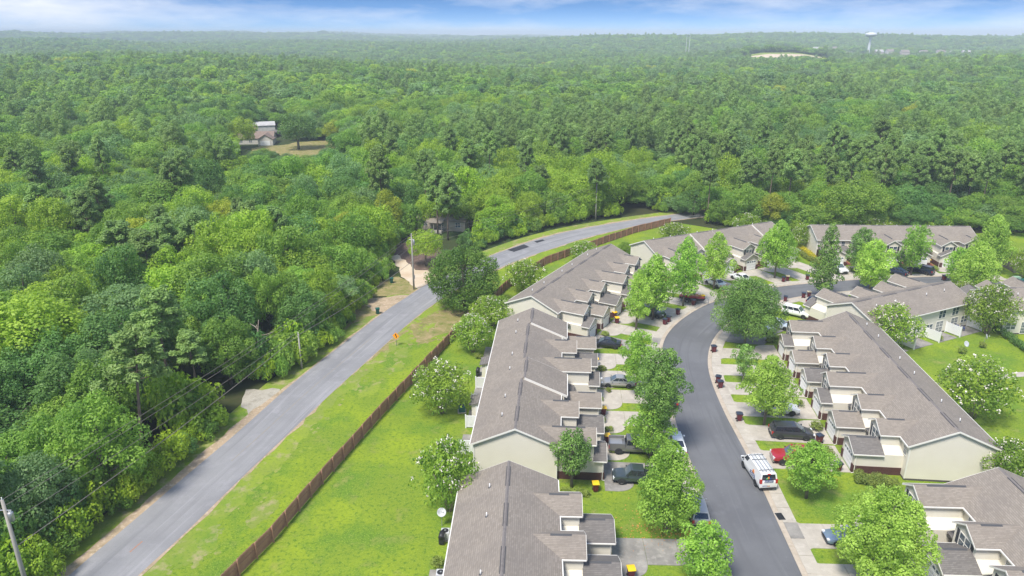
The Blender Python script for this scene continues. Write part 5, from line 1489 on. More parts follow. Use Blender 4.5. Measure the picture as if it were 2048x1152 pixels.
sx, sy, _ = at(793, 692)
sg = thing('warning_sign', 'orange diamond winding road sign on a green post at the verge', 'road sign', (sx, sy, 0), R_(-12))
MB().box(-.03, .03, -.02, .02, -.3, 2.1).build('post', M['util_dark'], sg)
MB().ext([(0, -.03, 1.15), (.58, -.03, 1.73), (0, -.03, 2.31), (-.58, -.03, 1.73)], (0, .012, 0)).build('sign_face', M['sign'], sg)
ar = MB(); pth = [(.06, 1.38), (.06, 1.55), (.16, 1.68), (-.06, 1.80), (-.02, 1.93)]
for (a, b), (c, d) in zip(pth, pth[1:]):
    q = Vector((c - a, d - b)).normalized(); w = Vector((-q.y, q.x)) * .06
    ar.ext([(a - q.x * .02 + w.x, -.034, b + w.y - q.y * .02), (c + w.x, -.034, d + w.y), (c - w.x, -.034, d - w.y), (a - w.x, -.034, b - w.y)], (0, -.006, 0))
ar.ext([(-.16, -.034, 1.92), (.10, -.034, 1.97), (-.06, -.034, 2.14)], (0, -.006, 0))
tag(ar.build('arrow', M['black'], sg), kind='stuff')
for q, lab in (((702, 1002), None),): pass

# ------------------------------------------------------------------ behind the rows: patios, screens, units, dishes
def patio(key, u0, u1, depth=2.8):
    (_r, t, n, U), a, an, ln, un, go = HOUSES[key]
    root = tag(bpy.data.objects.new('patio', None), kind='structure'); COL.objects.link(root)
    root.location = (a.x, a.y, 0); root.rotation_euler = (0, 0, an)
    m = (u0 + u1) / 2
    for x0, x1 in ((u0, m - .01), (m + .01, u1)): MB().box(x0, x1, -4.52 - depth, -4.53, -.05, .06 + random.uniform(-.004, .004)).build('slab', M['old_concrete'], root)
def screen(label, key, u, depth=2.6, h=1.75):
    X, Y = loc_of(key, u, -4.56)
    root = thing('patio_screen', label, 'patio screen', (X, Y, 0), HOUSES[key][2], 'white patio screens')
    def pan():
        mb = MB(); n = 13
        for k in range(n):
            y = -.1 - k * (depth - .2) / n
            mb.box(-.02, .02, y - (depth - .2) / n + .03, y, .12, h)
        for z in (.2, h - .12): mb.box(-.035, .035, -depth + .1, -.08, z, z + .1)
        return mb.mesh('panel', M['vinyl'])
    put('panel', cached(('ps', depth, h), pan), root)
    for y in (-.05, -depth + .05):
        MB().box(-.07, .07, y - .07, y + .07, -.1, h + .12).build('post', M['vinyl'], root)
    return root
for u0, u1 in ((1.0, 5.4), (6.9, 11.2), (12.8, 17.0), (18.0, 23.0)): patio('B6', u0, u1, 2.6)
for u, l in ((6.55, 'white slatted patio screen nearest the long roof, partly behind a tree'), (12.5, 'second white slatted patio screen along the short row'), (17.6, 'third white slatted patio screen, beside the blue patio chairs'), (23.1, 'white slatted patio screen at the right end of the short row')): screen(l, 'B6', u)
for key, us in (('B2', (4.6, 11.6, 18.2, 24.4, 30.4)), ('B1', (12.2,))):
    for q, u in enumerate(us): patio(key, u - 4.2, u - .2, 2.4)
for u, l in ((30.2, 'white patio screen nearest the big cream gable, by the brown planting bed'), (24.6, 'white patio screen just past the near storage closet'), (19.0, 'white patio screen beside the black grills'), (14.2, 'white patio screen beyond the grills along the stepped row')): screen(l, 'B2', u, 2.3)
screen('white patio screen beside the round dark shrub at the bottom row', 'B1', 12.0, 2.3)
def closet(key, u):
    h_ = HOUSES[key][0][0]
    o = MB().box(u - 1.0, u + 1.0, -6.3, -4.5, -.1, 2.25).build('storage_closet', M['siding'], h_)
    MB().ext([(u - 1.25, -6.6, 2.3), (u - 1.25, -4.5, 2.75), (u - 1.25, -4.5, 2.62), (u - 1.25, -6.6, 2.17)], (2.5, 0, 0)).build('closet_roof', M['shingle_dark'], o)
    MB().box(u - 1.04, u - 1.005, -5.8, -4.9, .05, 2.05).build('closet_door', M['vinyl'], o)
    MB().box(u + 1.005, u + 1.04, -5.8, -4.9, .05, 2.05).build('closet_door', M['vinyl'], o)
closet('B2', 10.2); closet('B2', 21.6)
def hvac(label, px, rz=0, m='dish', xy=None):
    X, Y = xy if xy else at(*px)[:2]
    root = thing('air_conditioner', label, 'air conditioner', (X, Y, 0), rz, 'outdoor air conditioners')
    MB().box(-.55, .55, -.55, .55, -.02, .08).build('pad', M['concrete'], root)
    b = MB().box(-.4, .4, -.4, .4, .09, .88)
    for k in range(7):
        for sy_ in (-.405, .405): b.box(-.38, .38, sy_ - .004, sy_ + .004, .15 + k * .1, .20 + k * .1)
        for sx_ in (-.405, .405): b.box(sx_ - .004, sx_ + .004, -.38, .38, .15 + k * .1, .20 + k * .1)
    b.build('case', M[m], root)
    MB().lathe([(.33, 0), (.33, .02), (.30, .03)], 18).build('fan_guard', M['black'], root, False, (0, 0, .88))
    MB().lathe([(.09, 0), (.09, .03)], 10).build('fan_hub', M['metal'], root, False, (0, 0, .912))
hvac('pale air conditioner beside the grill at the bottom row', (891, 1076), 0)
hvac('dark air conditioner beside the white flowering tree and storage closet', (924, 823), .1, 'util_dark')
hvac('blue grey air conditioner by the round dark shrub at the bottom', (882, 1160), 0, 'dish')
def grill(label, px, rz=0):
    X, Y, _ = at(*px)
    root = thing('barbecue_grill', label, 'grill', (X, Y, .06), rz, 'black barbecue grills')
    MB().box(-.35, .35, -.25, .25, .1, .75).build('cabinet', M['black'], root)
    MB().tube([(-.38, 0, .92), (.38, 0, .92)], .28, 12).build('hood', M['black'], root, True)
    MB().box(.38, .75, -.22, .22, .80, .84).build('side_shelf', M['metal'], root)
    MB().tube([(-.3, -.3, .95), (.3, -.3, .95)], .02, 6).build('handle', M['metal'], root)
grill('black grill behind the bottom row below the pale air conditioner', (884, 1087), 1.5)
grill('black grill on the patio of the stepped row between two white screens', (956, 752), 1.5)
def dish(label, px, rz, tilt=50, h=1.6):
    X, Y, _ = at(*px)
    root = thing('satellite_dish', label, 'satellite dish', (X, Y, 0), rz, 'satellite dishes')
    MB().tube([(0, 0, -.1), (0, 0, h)], .035, 6).build('mast', M['metal'], root)
    n = 20; mb_ = MB(); prof = [(.02, .0), (.2, .015), (.36, .06), (.45, .11), (.45, .125), (.36, .075), (.2, .03), (.02, .016)]
    d_ = mb_.lathe(prof, n).build('dish', M['dish'], root, True, (0, -.06, h + .05)); d_.rotation_euler = (R_(tilt), 0, 0)
    MB().tube([(0, 0, 0), (0, .1, .45)], .018, 5).build('arm', M['metal'], d_)
    MB().box(-.05, .05, .06, .16, .42, .52).build('receiver', M['dish'], d_)
dish('satellite dish on the left lawn beside the bottom row eave', (884, 1052), .2, 42, 1.6)
dish('satellite dish over the nearer round shrub on the right lawn', (1927, 706), .3, 60, 1.5)
dish('tilted satellite dish over the farther shrub on the right lawn', (1966, 694), 1.2, 80, 1.7)
# blue patio chairs behind the short row
def chair(label, key, u, v, rz):
    X, Y = loc_of(key, u, v)
    root = thing('patio_chair', label, 'patio chair', (X, Y, .065), rz, 'blue patio chairs')
    MB().box(-.27, .27, -.25, .25, .40, .45).build('seat', M['blue_plastic'], root)
    b_ = MB()
    for k in range(4): b_.box(-.26 + k * .135, -.26 + k * .135 + .11, .25, .29, .45, .95)
    b_.build('backrest', M['blue_plastic'], root)
    for sx_ in (-.25, .25):
        for sy_ in (-.23, .25): MB().box(sx_ - .025, sx_ + .025, sy_ - .025, sy_ + .025, 0, .40).build('leg', M['blue_plastic'], root)
        MB().box(sx_ - .04, sx_ + .04, -.25, .25, .62, .66).build('armrest', M['blue_plastic'], root)
chair('left blue patio chair behind the third white patio screen', 'B6', 18.6, -5.5, .4)
chair('middle blue patio chair behind the third white patio screen', 'B6', 19.6, -5.2, -.3)
chair('right blue patio chair near the end patio screen', 'B6', 20.6, -5.6, .9)
chair('blue patio chair on the patio nearest the long roof', 'B6', 7.1, -6.4, 1.4)
# utility boxes and grey plank fence at the far right
ux, uy, _ = at(2031, 565)
u_ = thing('utility_cabinet', 'pale green utility box on the lawn at the right edge', 'utility box', (ux, uy, 0), 0)
MB().box(-.6, .6, -.4, .4, 0, 1.15).build('case', M['util_green'], u_); MB().box(-.63, .63, -.43, .43, 1.151, 1.22).build('lid', M['util_green'], u_)
ux, uy, _ = at(2046, 567)
u_ = thing('utility_cabinet', 'low dark green utility box beside the pale green one', 'utility box', (ux, uy, 0), 0)
MB().box(-1.0, 1.0, -.5, .5, 0, .8).build('case', M['util_dark'], u_); MB().box(-1.03, 1.03, -.53, .53, .801, .87).build('lid', M['util_dark'], u_)
hx, hy, _ = at(2019, 568)
hy_ = thing('fire_hydrant', 'small dark fire hydrant near the far kerb', 'hydrant', (hx, hy, 0), 0)
MB().lathe([(.16, 0), (.16, .05), (.11, .06), (.11, .5), (.15, .52), (.13, .6), (.05, .7), (.01, .72)], 10).build('barrel', M['door'], hy_, True)
MB().tube([(-.2, 0, .42), (.2, 0, .42)], .06, 8).build('nozzle', M['door'], hy_)
def plank_fence(label, pts, m, cat='fence'):
    P_ = px2(pts); o = P_[0]
    root = thing('plank_fence', label, cat, (o.x, o.y, 0), 0)
    for a, b in zip(P_, P_[1:]):
        for q, (c, d) in enumerate(zip(resample([a, b], 2.4), resample([a, b], 2.4)[1:])):
            dd = d - c; mb_ = MB(); n = 16
            for k in range(n): mb_.box(k * dd.length / n + .006, (k + 1) * dd.length / n - .006, -.012, .012, .05, 1.75 + .04 * math.sin(k * 2.1 + q))
            for z in (.4, 1.4): mb_.box(0, dd.length, .014, .05, z, z + .09)
            put('panel', mb_.mesh('panel', m), root, (c.x - o.x, c.y - o.y, 0), math.atan2(dd.y, dd.x))
            MB().box(-.06, .06, .05, .16, -.1, 1.85).build('post', m, root, False, (c.x - o.x, c.y - o.y, 0), math.atan2(dd.y, dd.x))
plank_fence('weathered grey plank fence at the right edge past the farthest row', [(1994, 527), (2027, 546), (2100, 545)], M['grey_fence'])
plank_fence('dark plank fence behind the grey one at the right edge', [(1992, 522), (2015, 516), (2100, 540)], M['dark_fence'])

# ------------------------------------------------------------------ the woods
FE_px = [(60, 1215), (110, 1147), (171, 1085), (269, 1004), (330, 948), (440, 868), (508, 800), (573, 758), (630, 710), (660, 686), (698, 648), (722, 614), (745, 580), (770, 552), (786, 520), (800, 470), (850, 476), (905, 496), (960, 498), (1000, 483), (1060, 464), (1150, 446), (1240, 433), (1310, 427)]
NB = [tuple(p) for p in px2(FE_px)] + [(47, 188), (50, 178), (58, 172), (64, 169), (102, 169), (112, 172), (124, 168), (140, 172), (320, 210), (320, -60), (-52, -60)]
CLEAR = [(*at(880, 478)[:2], 8, 9), (*at(835, 520)[:2], 8, 12), (*at(168, 470)[:2], 9, 12), (*at(105, 395)[:2], 4, 9)]
hc = at(545, 292); CLEAR += [(-91, 292, 22, 32), (-84, 268, 18, 24), (-78, 254, 26, 18), (hc[0] + 10, hc[1] - 18, 18, 24), (hc[0] - 12, hc[1] + 5, 20, 12), (hc[0] - 10, hc[1] + 30, 20, 26)]
c_ = at(525, 800); CLEAR.append((c_[0] - 1, c_[1], 6.5, 6))
for q in ((726, 326), (740, 312)): c_ = at(*q); CLEAR.append((c_[0], c_[1] - 12, 4, 22))
CLEAR += [(452, 1205, 84, 62), (626, 1720, 26, 170), (800, 1000, 120, 40), (714, 1490, 10, 20), (330, 1420, 60, 25)]
RIDGE = []
for q, (px_, py_) in enumerate([(1634, 82), (1645, 84), (1655, 81), (1668, 83), (1700, 81), (1716, 83), (1760, 86), (1782, 88), (1800, 85), (1812, 89), (1838, 90), (1850, 86), (1872, 92), (1884, 88), (1902, 93), (1922, 91), (1935, 95), (1960, 92), (1980, 94), (2000, 93), (2020, 92), (2040, 94)]):
    y_ = 1640 + 130 * math.sin(q * 2.7); x_ = (px_ - 1024) / FPX * (y_ * _c + 20 * _s); RIDGE.append((x_, y_)); CLEAR.append((x_ * .94, y_ - 115, 22, 135))
def woods_ok(x, y):
    ok = ~pip(x, y, NB)
    for cx_, cy_, rx, ry in CLEAR: ok &= (((x - cx_) / rx) ** 2 + ((y - cy_) / ry) ** 2) > 1
    return ok
def jitter_ring(r0, r1, step, half=R_(43)):
    n = int(r1 / step) + 2
    xs = np.arange(-n, n + 1) * step; ys = np.arange(int(max(0, r0 * math.cos(half)) / step) - 1, n + 1) * step
    if len(xs) * len(ys) > 6e6: raise ValueError
    X, Y = np.meshgrid(xs, ys); X = X + (np.arange(len(ys)) % 2)[:, None] * step / 2
    X = X.ravel() + (rng.random(X.size) - .5) * step * .8; Y = Y.ravel() + (rng.random(Y.size) - .5) * step * .8
    r = np.hypot(X, Y); a = np.abs(np.arctan2(X, Y))
    k = (r > r0) & (r <= r1) & (a < half)
    X, Y = X[k], Y[k]; k = woods_ok(X, Y)
    return X[k], Y[k]
def snoise(x, y, s, ph):
    return np.sin(x / s + ph) * np.cos(y / s * 1.13 + ph * 1.7) + .6 * np.sin(x / s * 2.3 - y / s * 1.9 + ph * .6) + .4 * np.cos(x / s * 4.1 + y / s * 3.3 + ph)

NEAR = []     # (crown mesh, trunk mesh) sources for single trees
for i in range(5):
    a = 3.5 + .3 * rng.random(); b = 3.3 + .9 * rng.random()
    me, C, Rr = crown_ellipsoid('crown', a, b, 9 - b, 80, 17000, .225, LF['oak'], (.16, .27), -.72, .58)
    NEAR.append((me, trunk_mesh('trunk', 7.0, .2, C, 6)))
MID = []
for i in range(6):
    a = 3.5 + .3 * rng.random(); b = 3.3 + 1.0 * rng.random()
    me, C, Rr = crown_ellipsoid('crown', a, b, 9 - b, 54, 11000, .275, LF['oak'], (.20, .32), -.72, .58)
    MID.append((me, trunk_mesh('trunk', 7.0, .2, C, 4)))
PINES = [pine_meshes(15, n_, i, LF['pine'], 130, .50, z0, sp) for i, (n_, z0, sp) in enumerate([(34, .50, 1.0), (28, .6, .9), (38, .45, 1.05), (26, .62, 1.1), (30, .5, .85)])]
FAR = []
for i in range(5):
    a = 3.5 + .3 * rng.random(); b = 3.2 + 1.0 * rng.random()
    me, C, Rr = crown_ellipsoid('crown', a, b, 9 - b, 30, 2600, .58, LF['oak'], (.22, .36), -.4, .55)
    FAR.append(me)
FPINE = [crown_profile('crown', 15 * .35, 15, 5.6, 26, 2400, .52, LF['pine'], [(0, .5), (.2, .9), (.45, 1.0), (.7, .75), (.9, .45), (1, .2)], (.15, .22))[0] for i in range(3)]

# positions
X1, Y1 = jitter_ring(40, 250, 5.6)
r1 = np.hypot(X1, Y1)
side = X1 - np.interp(Y1, [50, 100, 130, 165, 190], [-36, -24, -12, 14, 60])   # right of the county road's line or not
pine_p = np.where((Y1 > 176) & (side > -10), .36, .06) + .08 * np.clip(snoise(X1, Y1, 22, 1.3), -1, 1.5)
isp = rng.random(len(X1)) < pine_p
edge_d = np.full(len(X1), 99.0)
EP = np.array(resample(px2(FE_px), 2.0))
for p in EP: edge_d = np.minimum(edge_d, np.hypot(X1 - p[0], Y1 - p[1]))
for q_, r_x, r_y in (((287, 915), 3.4, 4.0), ((399, 806), 2.6, 3), ((604, 738), 2.6, 2.6), ((1191, 441), 3.2, 3.2), ((876, 470), 3, 4), ((896, 480), 3, 4)):
    c_ = at(*q_)[:2]; CLEAR.append((*c_, r_x, r_y))
k_ = woods_ok(X1, Y1)
X1, Y1, r1, side, isp, edge_d, pine_p = (q[k_] for q in (X1, Y1, r1, side, isp, edge_d, pine_p))
isp &= edge_d > 3.5
k_ = edge_d > 2.6
X1, Y1, r1, side, isp, edge_d = (q[k_] for q in (X1, Y1, r1, side, isp, edge_d))
hgt = np.where(isp, np.where(Y1 > 168, 17, 14.0) + rng.normal(size=len(X1)) * 1.6, 10.0 + 2.5 * rng.normal(size=len(X1)) + 1.0 * snoise(X1, Y1, 30, .2))
hgt = np.where(~isp & (edge_d < 4), hgt * .86, hgt)
hgt = np.where(~isp & (Y1 > 165) & (side > 0) & (Y1 < 190), hgt * .8, hgt)
hgt = np.clip(hgt, 4.5, 21)
lowc = (((X1 + 86) / 28) ** 2 + ((Y1 - 236) / 44) ** 2) < 1
isp &= ~lowc; hgt = np.where(lowc, 4.6, hgt)
mixv = snoise(X1, Y1, 26, 4.0) + rng.normal(size=len(X1)) * .8
order = np.argsort(r1)
bi = [i for i in order if not isp[i]]; pi_ = [i for i in order if isp[i]]
single_b, single_p = bi[:292], pi_[:150]
rest = set(bi[292:]) | set(pi_[150:])
KIND = {'oak': 'dense green broadleaf tree', 'dark': 'deep green broadleaf tree', 'bright': 'bright green broadleaf tree', 'sage': 'grey green broadleaf tree', 'lime': 'lime green broadleaf tree'}
def mat_for(i):
    v = mixv[i]; u = rng.random()
    if u < .012: return 'lime'
    if v > .75: return 'bright'
    if v < -.85: return 'dark'
    return 'sage' if rng.random() < .22 else 'oak'
LAND = [((525, 800), 'behind the gravel apron'), ((604, 738), 'behind the short pole stub'), ((740, 610), 'by the sandy apron'), ((820, 540), 'by the orange dirt drive'),
 ((880, 470), 'around the grey mobile home'), ((168, 470), 'around the small clearing in the left woods'), ((545, 300), 'below the brown roofed house'), ((287, 915), 'around the tall leaning pine'),
 ((110, 1100), 'by the bottom left pole'), ((1060, 440), 'along the outside of the road curve'), ((1191, 430), 'by the far utility pole'), ((1400, 420), 'behind the stepped far row'),
 ((1560, 415), 'between the two far rows'), ((1780, 420), 'behind the farthest row'), ((2000, 430), 'behind the plank fences'), ((120, 700), 'at the left edge, mid height'), ((400, 560), 'in the middle of the left woods'), ((60, 560), 'at the left edge, above the middle'), ((330, 420), 'in the upper left woods'), ((640, 420), 'above the sandy apron, deeper in')]
LANDW = [(Vector(at(*p)[:2]), t) for p, t in LAND]
COUNT = {}
def uniq(kind, i):
    p = Vector((X1[i], Y1[i])); zz = min(LANDW, key=lambda q: (q[0] - p).length)[1]
    k = (kind, zz); n = COUNT.get(k, 0); COUNT[k] = n + 1
    return f'{kind} {zz}, {ordw(n)} from the camera'
def zone(i):
    x, y = X1[i], Y1[i]
    if side[i] > 0 or y > 175 and x > 0: return 'in the woods behind the far townhouse rows'
    if edge_d[i] < 6: return 'at the edge of the woods along the county road'
    if y < 110: return 'in the woods at the left, nearest the camera'
    return 'in the woods left of the county road bend'
def plant(src, name, label, cat, group, x, y, z, rz, sc, crown_mat):
    root = thing(name, label, cat, (x, y, z), rz, group)
    root.scale = sc
    c_ = put('crown', src[0], root); put('trunk', src[1], root)
    c_.material_slots[0].link = 'OBJECT'; c_.material_slots[0].material = crown_mat
    return root
for i in single_b:
    near = r1[i] < 118
    src = random.choice(NEAR if near else MID)
    mk_ = mat_for(i); h = hgt[i]
    w = (.84 + .5 * random.random()) * (.70 + .30 * h / 9) * (random.uniform(1.25, 1.6) if random.random() < .2 and edge_d[i] > 7 else 1)
    plant(src, 'broadleaf_tree', uniq(KIND[mk_].replace(' broadleaf', ''), i), 'tree', f'{KIND[mk_]}s of the woods', X1[i], Y1[i], -.05, random.random() * 6.28, (w, w * random.uniform(.9, 1.1), h / 9), LF[mk_])
for i in single_p:
    h = hgt[i]; w = random.uniform(.8, 1.15)
    plant(random.choice(PINES), 'pine_tree', uniq('olive green pine', i), 'pine tree', 'pine trees of the woods', X1[i], Y1[i], -.05, random.random() * 6.28, (w, w, h / 15), LF['pine'])
# pines the photo singles out
def one_pine(label, base, top, k, w=1.0, lean=None):
    X, Y, _ = at(*base); h = height_for(base[0], base[1], top[1])
    r_ = plant(PINES[k], 'pine_tree', label, 'pine tree', 'single pines', X, Y, 0, k * 1.3, (w, w, h / 15), LF['pine'])
    if lean: r_.rotation_euler = (R_(lean[0]), R_(lean[1]), k * 1.3)
one_pine('tall pine with a long bare pale trunk leaning at the left edge of the road', (287, 915), (244, 672), 3, 1.0, (0, -4))
one_pine('second roadside pine with a short tuft and thin bare trunk', (399, 806), (386, 668), 1, .75)
one_pine('tall lone pine with a bare trunk at the roadside curve', (1191, 440), (1191, 322), 1, 1.0)
one_pine('left pine of the three standing before the mobile home', (759, 470), (752, 372), 1, .9) if False else None
one_pine('left pine of the group standing before the grey mobile home', (876, 470), (868, 338), 0, 1.0)
one_pine('right pine of the group standing before the grey mobile home', (896, 480), (890, 352), 2, 1.0)
one_pine('pine right of the mobile home with bare lower trunk', (922, 440), (924, 330), 3, 1.0)
one_pine('pine standing in the small sandy clearing at the left', (133, 482), (112, 384), 0, 1.1)
for q, (b, t) in enumerate([((1434, 395), (1440, 285)), ((1420, 392), (1418, 282)), ((1465, 392), (1466, 280)), ((1550, 400), (1552, 290))]): pass
# the spreading tree by the brown roofed house
X, Y, _ = at(598, 300)
plant(MID[0], 'live_oak', 'spreading dark oak on the bare yard beside the brown roofed house', 'tree', None, X, Y, 0, .4, (2.3, 1.9, 1.75), LF['dark'])

X, Y, _ = at(852, 532)
plant(MID[2], 'broadleaf_tree', 'light green tree right of the transformer pole by the dirt drive', 'tree', None, X, Y, 0, .4, (.95, .95, .9), LF['bright'])
# bare dead trees at the roadside
def snag(label, px, top, lean):
    X, Y, _ = at(*px); h = height_for(px[0], px[1], top)
    root = thing('dead_tree', label, 'dead tree', (X, Y, 0), 0, None)
    P_ = [Vector((0, 0, -.3)), Vector((lean * .3, .1, h * .4)), Vector((lean * .5, -.2, h * .7)), Vector((lean, .1, h))]
    MB().tube(P_, [.16, .13, .09, .03], 7).build('trunk', M['pale_bark'], root, True)
    for k in range(6):
        t = .45 + .09 * k; s0 = P_[1].lerp(P_[3], (t - .4) / .6 if t > .4 else 0); a = k * 2.2
        e = s0 + Vector((math.cos(a) * random.uniform(1.0, 2.2), math.sin(a) * 1.2, random.uniform(.1, 1.1)))
        MB().tube([s0, s0.lerp(e, .5) + Vector((0, 0, random.uniform(-.3, .3))), e, e + Vector((random.uniform(-.6, .6), random.uniform(-.4, .4), random.uniform(-.2, .7)))], [.06, .05, .035, .015], 5).build('branch', M['pale_bark'], root, True)
snag('bare grey dead tree among the bushes above the short pole stub', (668, 664), 574, -1.2)
snag('bare dead tree behind the gravel apron', (520, 752), 640, .8)
snag('leaning bare dead tree left of the tall leaning pine', (246, 905), 772, -.9)
# roadside undergrowth in front of the trees
SB = [crown_ellipsoid('foliage', 1.7, 1.35, 1.1, 24, 2600, .24, LF['vine'], (.24, .4), -.3, .5)[0] for _ in range(4)]
EP2 = resample(px2(FE_px[:-1]), 2.1)
back_edge = resample([Vector(p) for p in [(40, 190), (47, 188), (50, 178), (58, 172), (64, 169), (102, 169), (112, 172), (124, 168), (140, 172)]], 2.6)
EP3 = [(p, 0) for p in EP2 if 45 < p.y < 187] + [(p, 1) for p in back_edge]
for k, (p, bk) in enumerate(EP3):
    for rep in range(3 if not bk else 2):
        if bk: q = p + Vector((random.uniform(-1.2, 1.2), random.uniform(.4, 1.8) + rep * 2.2))
        else: q = p + Vector((random.uniform(-1.4, .2) - rep * 1.7, random.uniform(-.3, .9) + rep * 1.2))
        if not woods_ok(np.array([q.x - .9]), np.array([q.y + .6]))[0]: continue
        m_ = random.choices(['vine', 'oak', 'dark', 'bright'], [.22, .38, .2, .2] if rep or bk else [.36, .3, .14, .2])[0]
        what = {'vine': 'yellow green vine covered bush', 'oak': 'green roadside bush', 'dark': 'dark roadside bush', 'bright': 'light green roadside bush'}[m_]
        what += ' behind the far rows' if bk else ''; n_ = COUNT.get(what, 0); COUNT[what] = n_ + 1
        root = thing('roadside_bush', f'{what}, {ordw(n_)} along it from the left' if bk else f'{what} at the woods edge, {ordw(n_)} up the road', 'bush', (q.x, q.y, 0), random.random() * 6, 'bushes along the county road')
        s0 = random.uniform(.7, 1.25) * (1 + .28 * rep)
        root.scale = (s0, s0, s0 * random.uniform(.8, 1.7))
        f_ = put('foliage', random.choice(SB), root); f_.material_slots[0].link = 'OBJECT'; f_.material_slots[0].material = LF[m_]

# everything deeper: one instanced wood
def src_obj(me, mat):
    m2 = me.copy(); m2.materials.clear(); m2.materials.append(LF[mat])
    return bpy.data.objects.new('wood_source', m2)
VAR = []
for i, k in enumerate(['oak', 'oak', 'dark', 'bright', 'sage', 'lime']): VAR.append(src_obj(MID[i % 6][0], k))
for i in range(2): VAR.append(src_obj(crown_profile('crown', 15 * .42, 15, 5.2, 36, 6500, .33, LF['pine'], [(0, .4), (.2, .85), (.45, 1.0), (.7, .8), (.9, .5), (1, .25)], (.13, .2))[0], 'pine'))
nm = len(VAR)
for i, k in enumerate(['oak', 'oak', 'dark', 'bright', 'sage', 'lime']): VAR.append(src_obj(FAR[i % 5], k))
for i in range(2): VAR.append(src_obj(FPINE[i], 'pine'))
pts, var, rot, scl = [], [], [], []
def put_wood(X, Y, far, base_w, big=1.0):
    n = len(X)
    if not n: return
    pn = snoise(X, Y, 90, 2.2) + .6 * snoise(X, Y, 31, .9)
    isp_ = rng.random(n) < np.clip(.07 + .20 * pn + .26 * (X > -30) * (Y < 340), .03, .8)
    mv = .7 * snoise(X, Y, 60, 5.0) + .5 * snoise(X, Y, 17, 3.3) + rng.normal(size=n) * .9
    v = np.select([rng.random(n) < .012, mv > 1.25, mv < -1.2, rng.random(n) < .25], [5, 3, 2, 4], rng.integers(0, 2, n))
    v = np.where(isp_, 6 + rng.integers(0, 2, n), v) + (nm if far else 0)
    h = np.where(isp_, 15.5 + 2.2 * rng.normal(size=n), 10 + 2 * rng.normal(size=n)); h = np.clip(h, 6, 21)
    w = base_w * (.8 + .5 * rng.random(n)) * np.where(isp_, 1.0, .75 + .25 * h / 9)
    big_ = (rng.random(n) < .2) & ~isp_
    w = np.where(big_, w * 1.45, w); h = np.where(big_, h * 1.2, h)
    pts.append(np.stack([X, Y, terrain(X, Y) - .1], 1)); var.append(v); rot.append(rng.random(n) * 6.28)
    scl.append(np.stack([w, w * (.9 + .2 * rng.random(n)), np.where(isp_, h / 15, h / 9) * (1 + (big - 1) * .25)], 1))
ri = np.array(sorted(rest))
v_ = np.array([{'oak': 0, 'dark': 2, 'bright': 3, 'sage': 4, 'lime': 5}[mat_for(i)] if not isp[i] else 6 + int(rng.integers(0, 2)) for i in ri])
wr = np.where(isp[ri], .95, 1.2) + .4 * rng.random(len(ri))
pts.append(np.stack([X1[ri], Y1[ri], np.full(len(ri), -.05)], 1)); var.append(v_); rot.append(rng.random(len(ri)) * 6.28)
scl.append(np.stack([wr, wr, np.where(isp[ri], hgt[ri] / 15, hgt[ri] / 9)], 1))
for r0, r1_, st, far, bw, bg_ in ((250, 420, 6.4, False, 1.32, 1), (420, 900, 7.0, True, 1.42, 1), (900, 1700, 8.6, True, 1.7, 1.2), (1700, 3200, 11.5, True, 2.1, 1.5), (3200, 6500, 21, True, 3.8, 2.2)):
    xx, yy = jitter_ring(r0, r1_, st)
    put_wood(xx, yy, far, bw, bg_)
nlo = 46
xl = -78 + (rng.random(nlo) - .5) * 54; yl = 254 + (rng.random(nlo) - .5) * 44
pts.append(np.stack([xl, yl, np.full(nlo, -.1)], 1)); var.append(rng.integers(0, 5, nlo)); rot.append(rng.random(nlo) * 6.28)
wl_ = .75 + .4 * rng.random(nlo); scl.append(np.stack([wl_, wl_, wl_ * .5], 1))
pts = np.vstack(pts); var = np.concatenate(var).astype(np.int32); rot = np.concatenate(rot); scl = np.vstack(scl)
print('wood instances', len(pts), 'singles', len(single_b), len(single_p), 'near pts', len(X1))
me = bpy.data.meshes.new('forest')
me.vertices.add(len(pts)); me.vertices.foreach_set('co', pts.astype(np.float32).ravel())
me.attributes.new('var', 'INT', 'POINT').data.foreach_set('value', var)
me.attributes.new('rot', 'FLOAT', 'POINT').data.foreach_set('value', rot.astype(np.float32))
me.attributes.new('scl', 'FLOAT_VECTOR', 'POINT').data.foreach_set('vector', scl.astype(np.float32).ravel())
fo = put('forest', me); tag(fo, 'hazy woods of mixed pines and broadleaf trees reaching to the horizon', kind='stuff')
ng = bpy.data.node_groups.new('plant_woods', 'GeometryNodeTree')
ng.interface.new_socket('Geometry', in_out='INPUT', socket_type='NodeSocketGeometry')
ng.interface.new_socket('Geometry', in_out='OUTPUT', socket_type='NodeSocketGeometry')
gn = ng.nodes.new; gl = ng.links.new
gi, go_ = gn('NodeGroupInput'), gn('NodeGroupOutput')
def named(nm_, ty):
    q = gn('GeometryNodeInputNamedAttribute'); q.data_type = ty; q.inputs[0].default_value = nm_; return q
av, ar, as_ = named('var', 'INT'), named('rot', 'FLOAT'), named('scl', 'FLOAT_VECTOR')
cxyz = gn('ShaderNodeCombineXYZ'); gl(ar.outputs[0], cxyz.inputs[2])
jn = gn('GeometryNodeJoinGeometry')
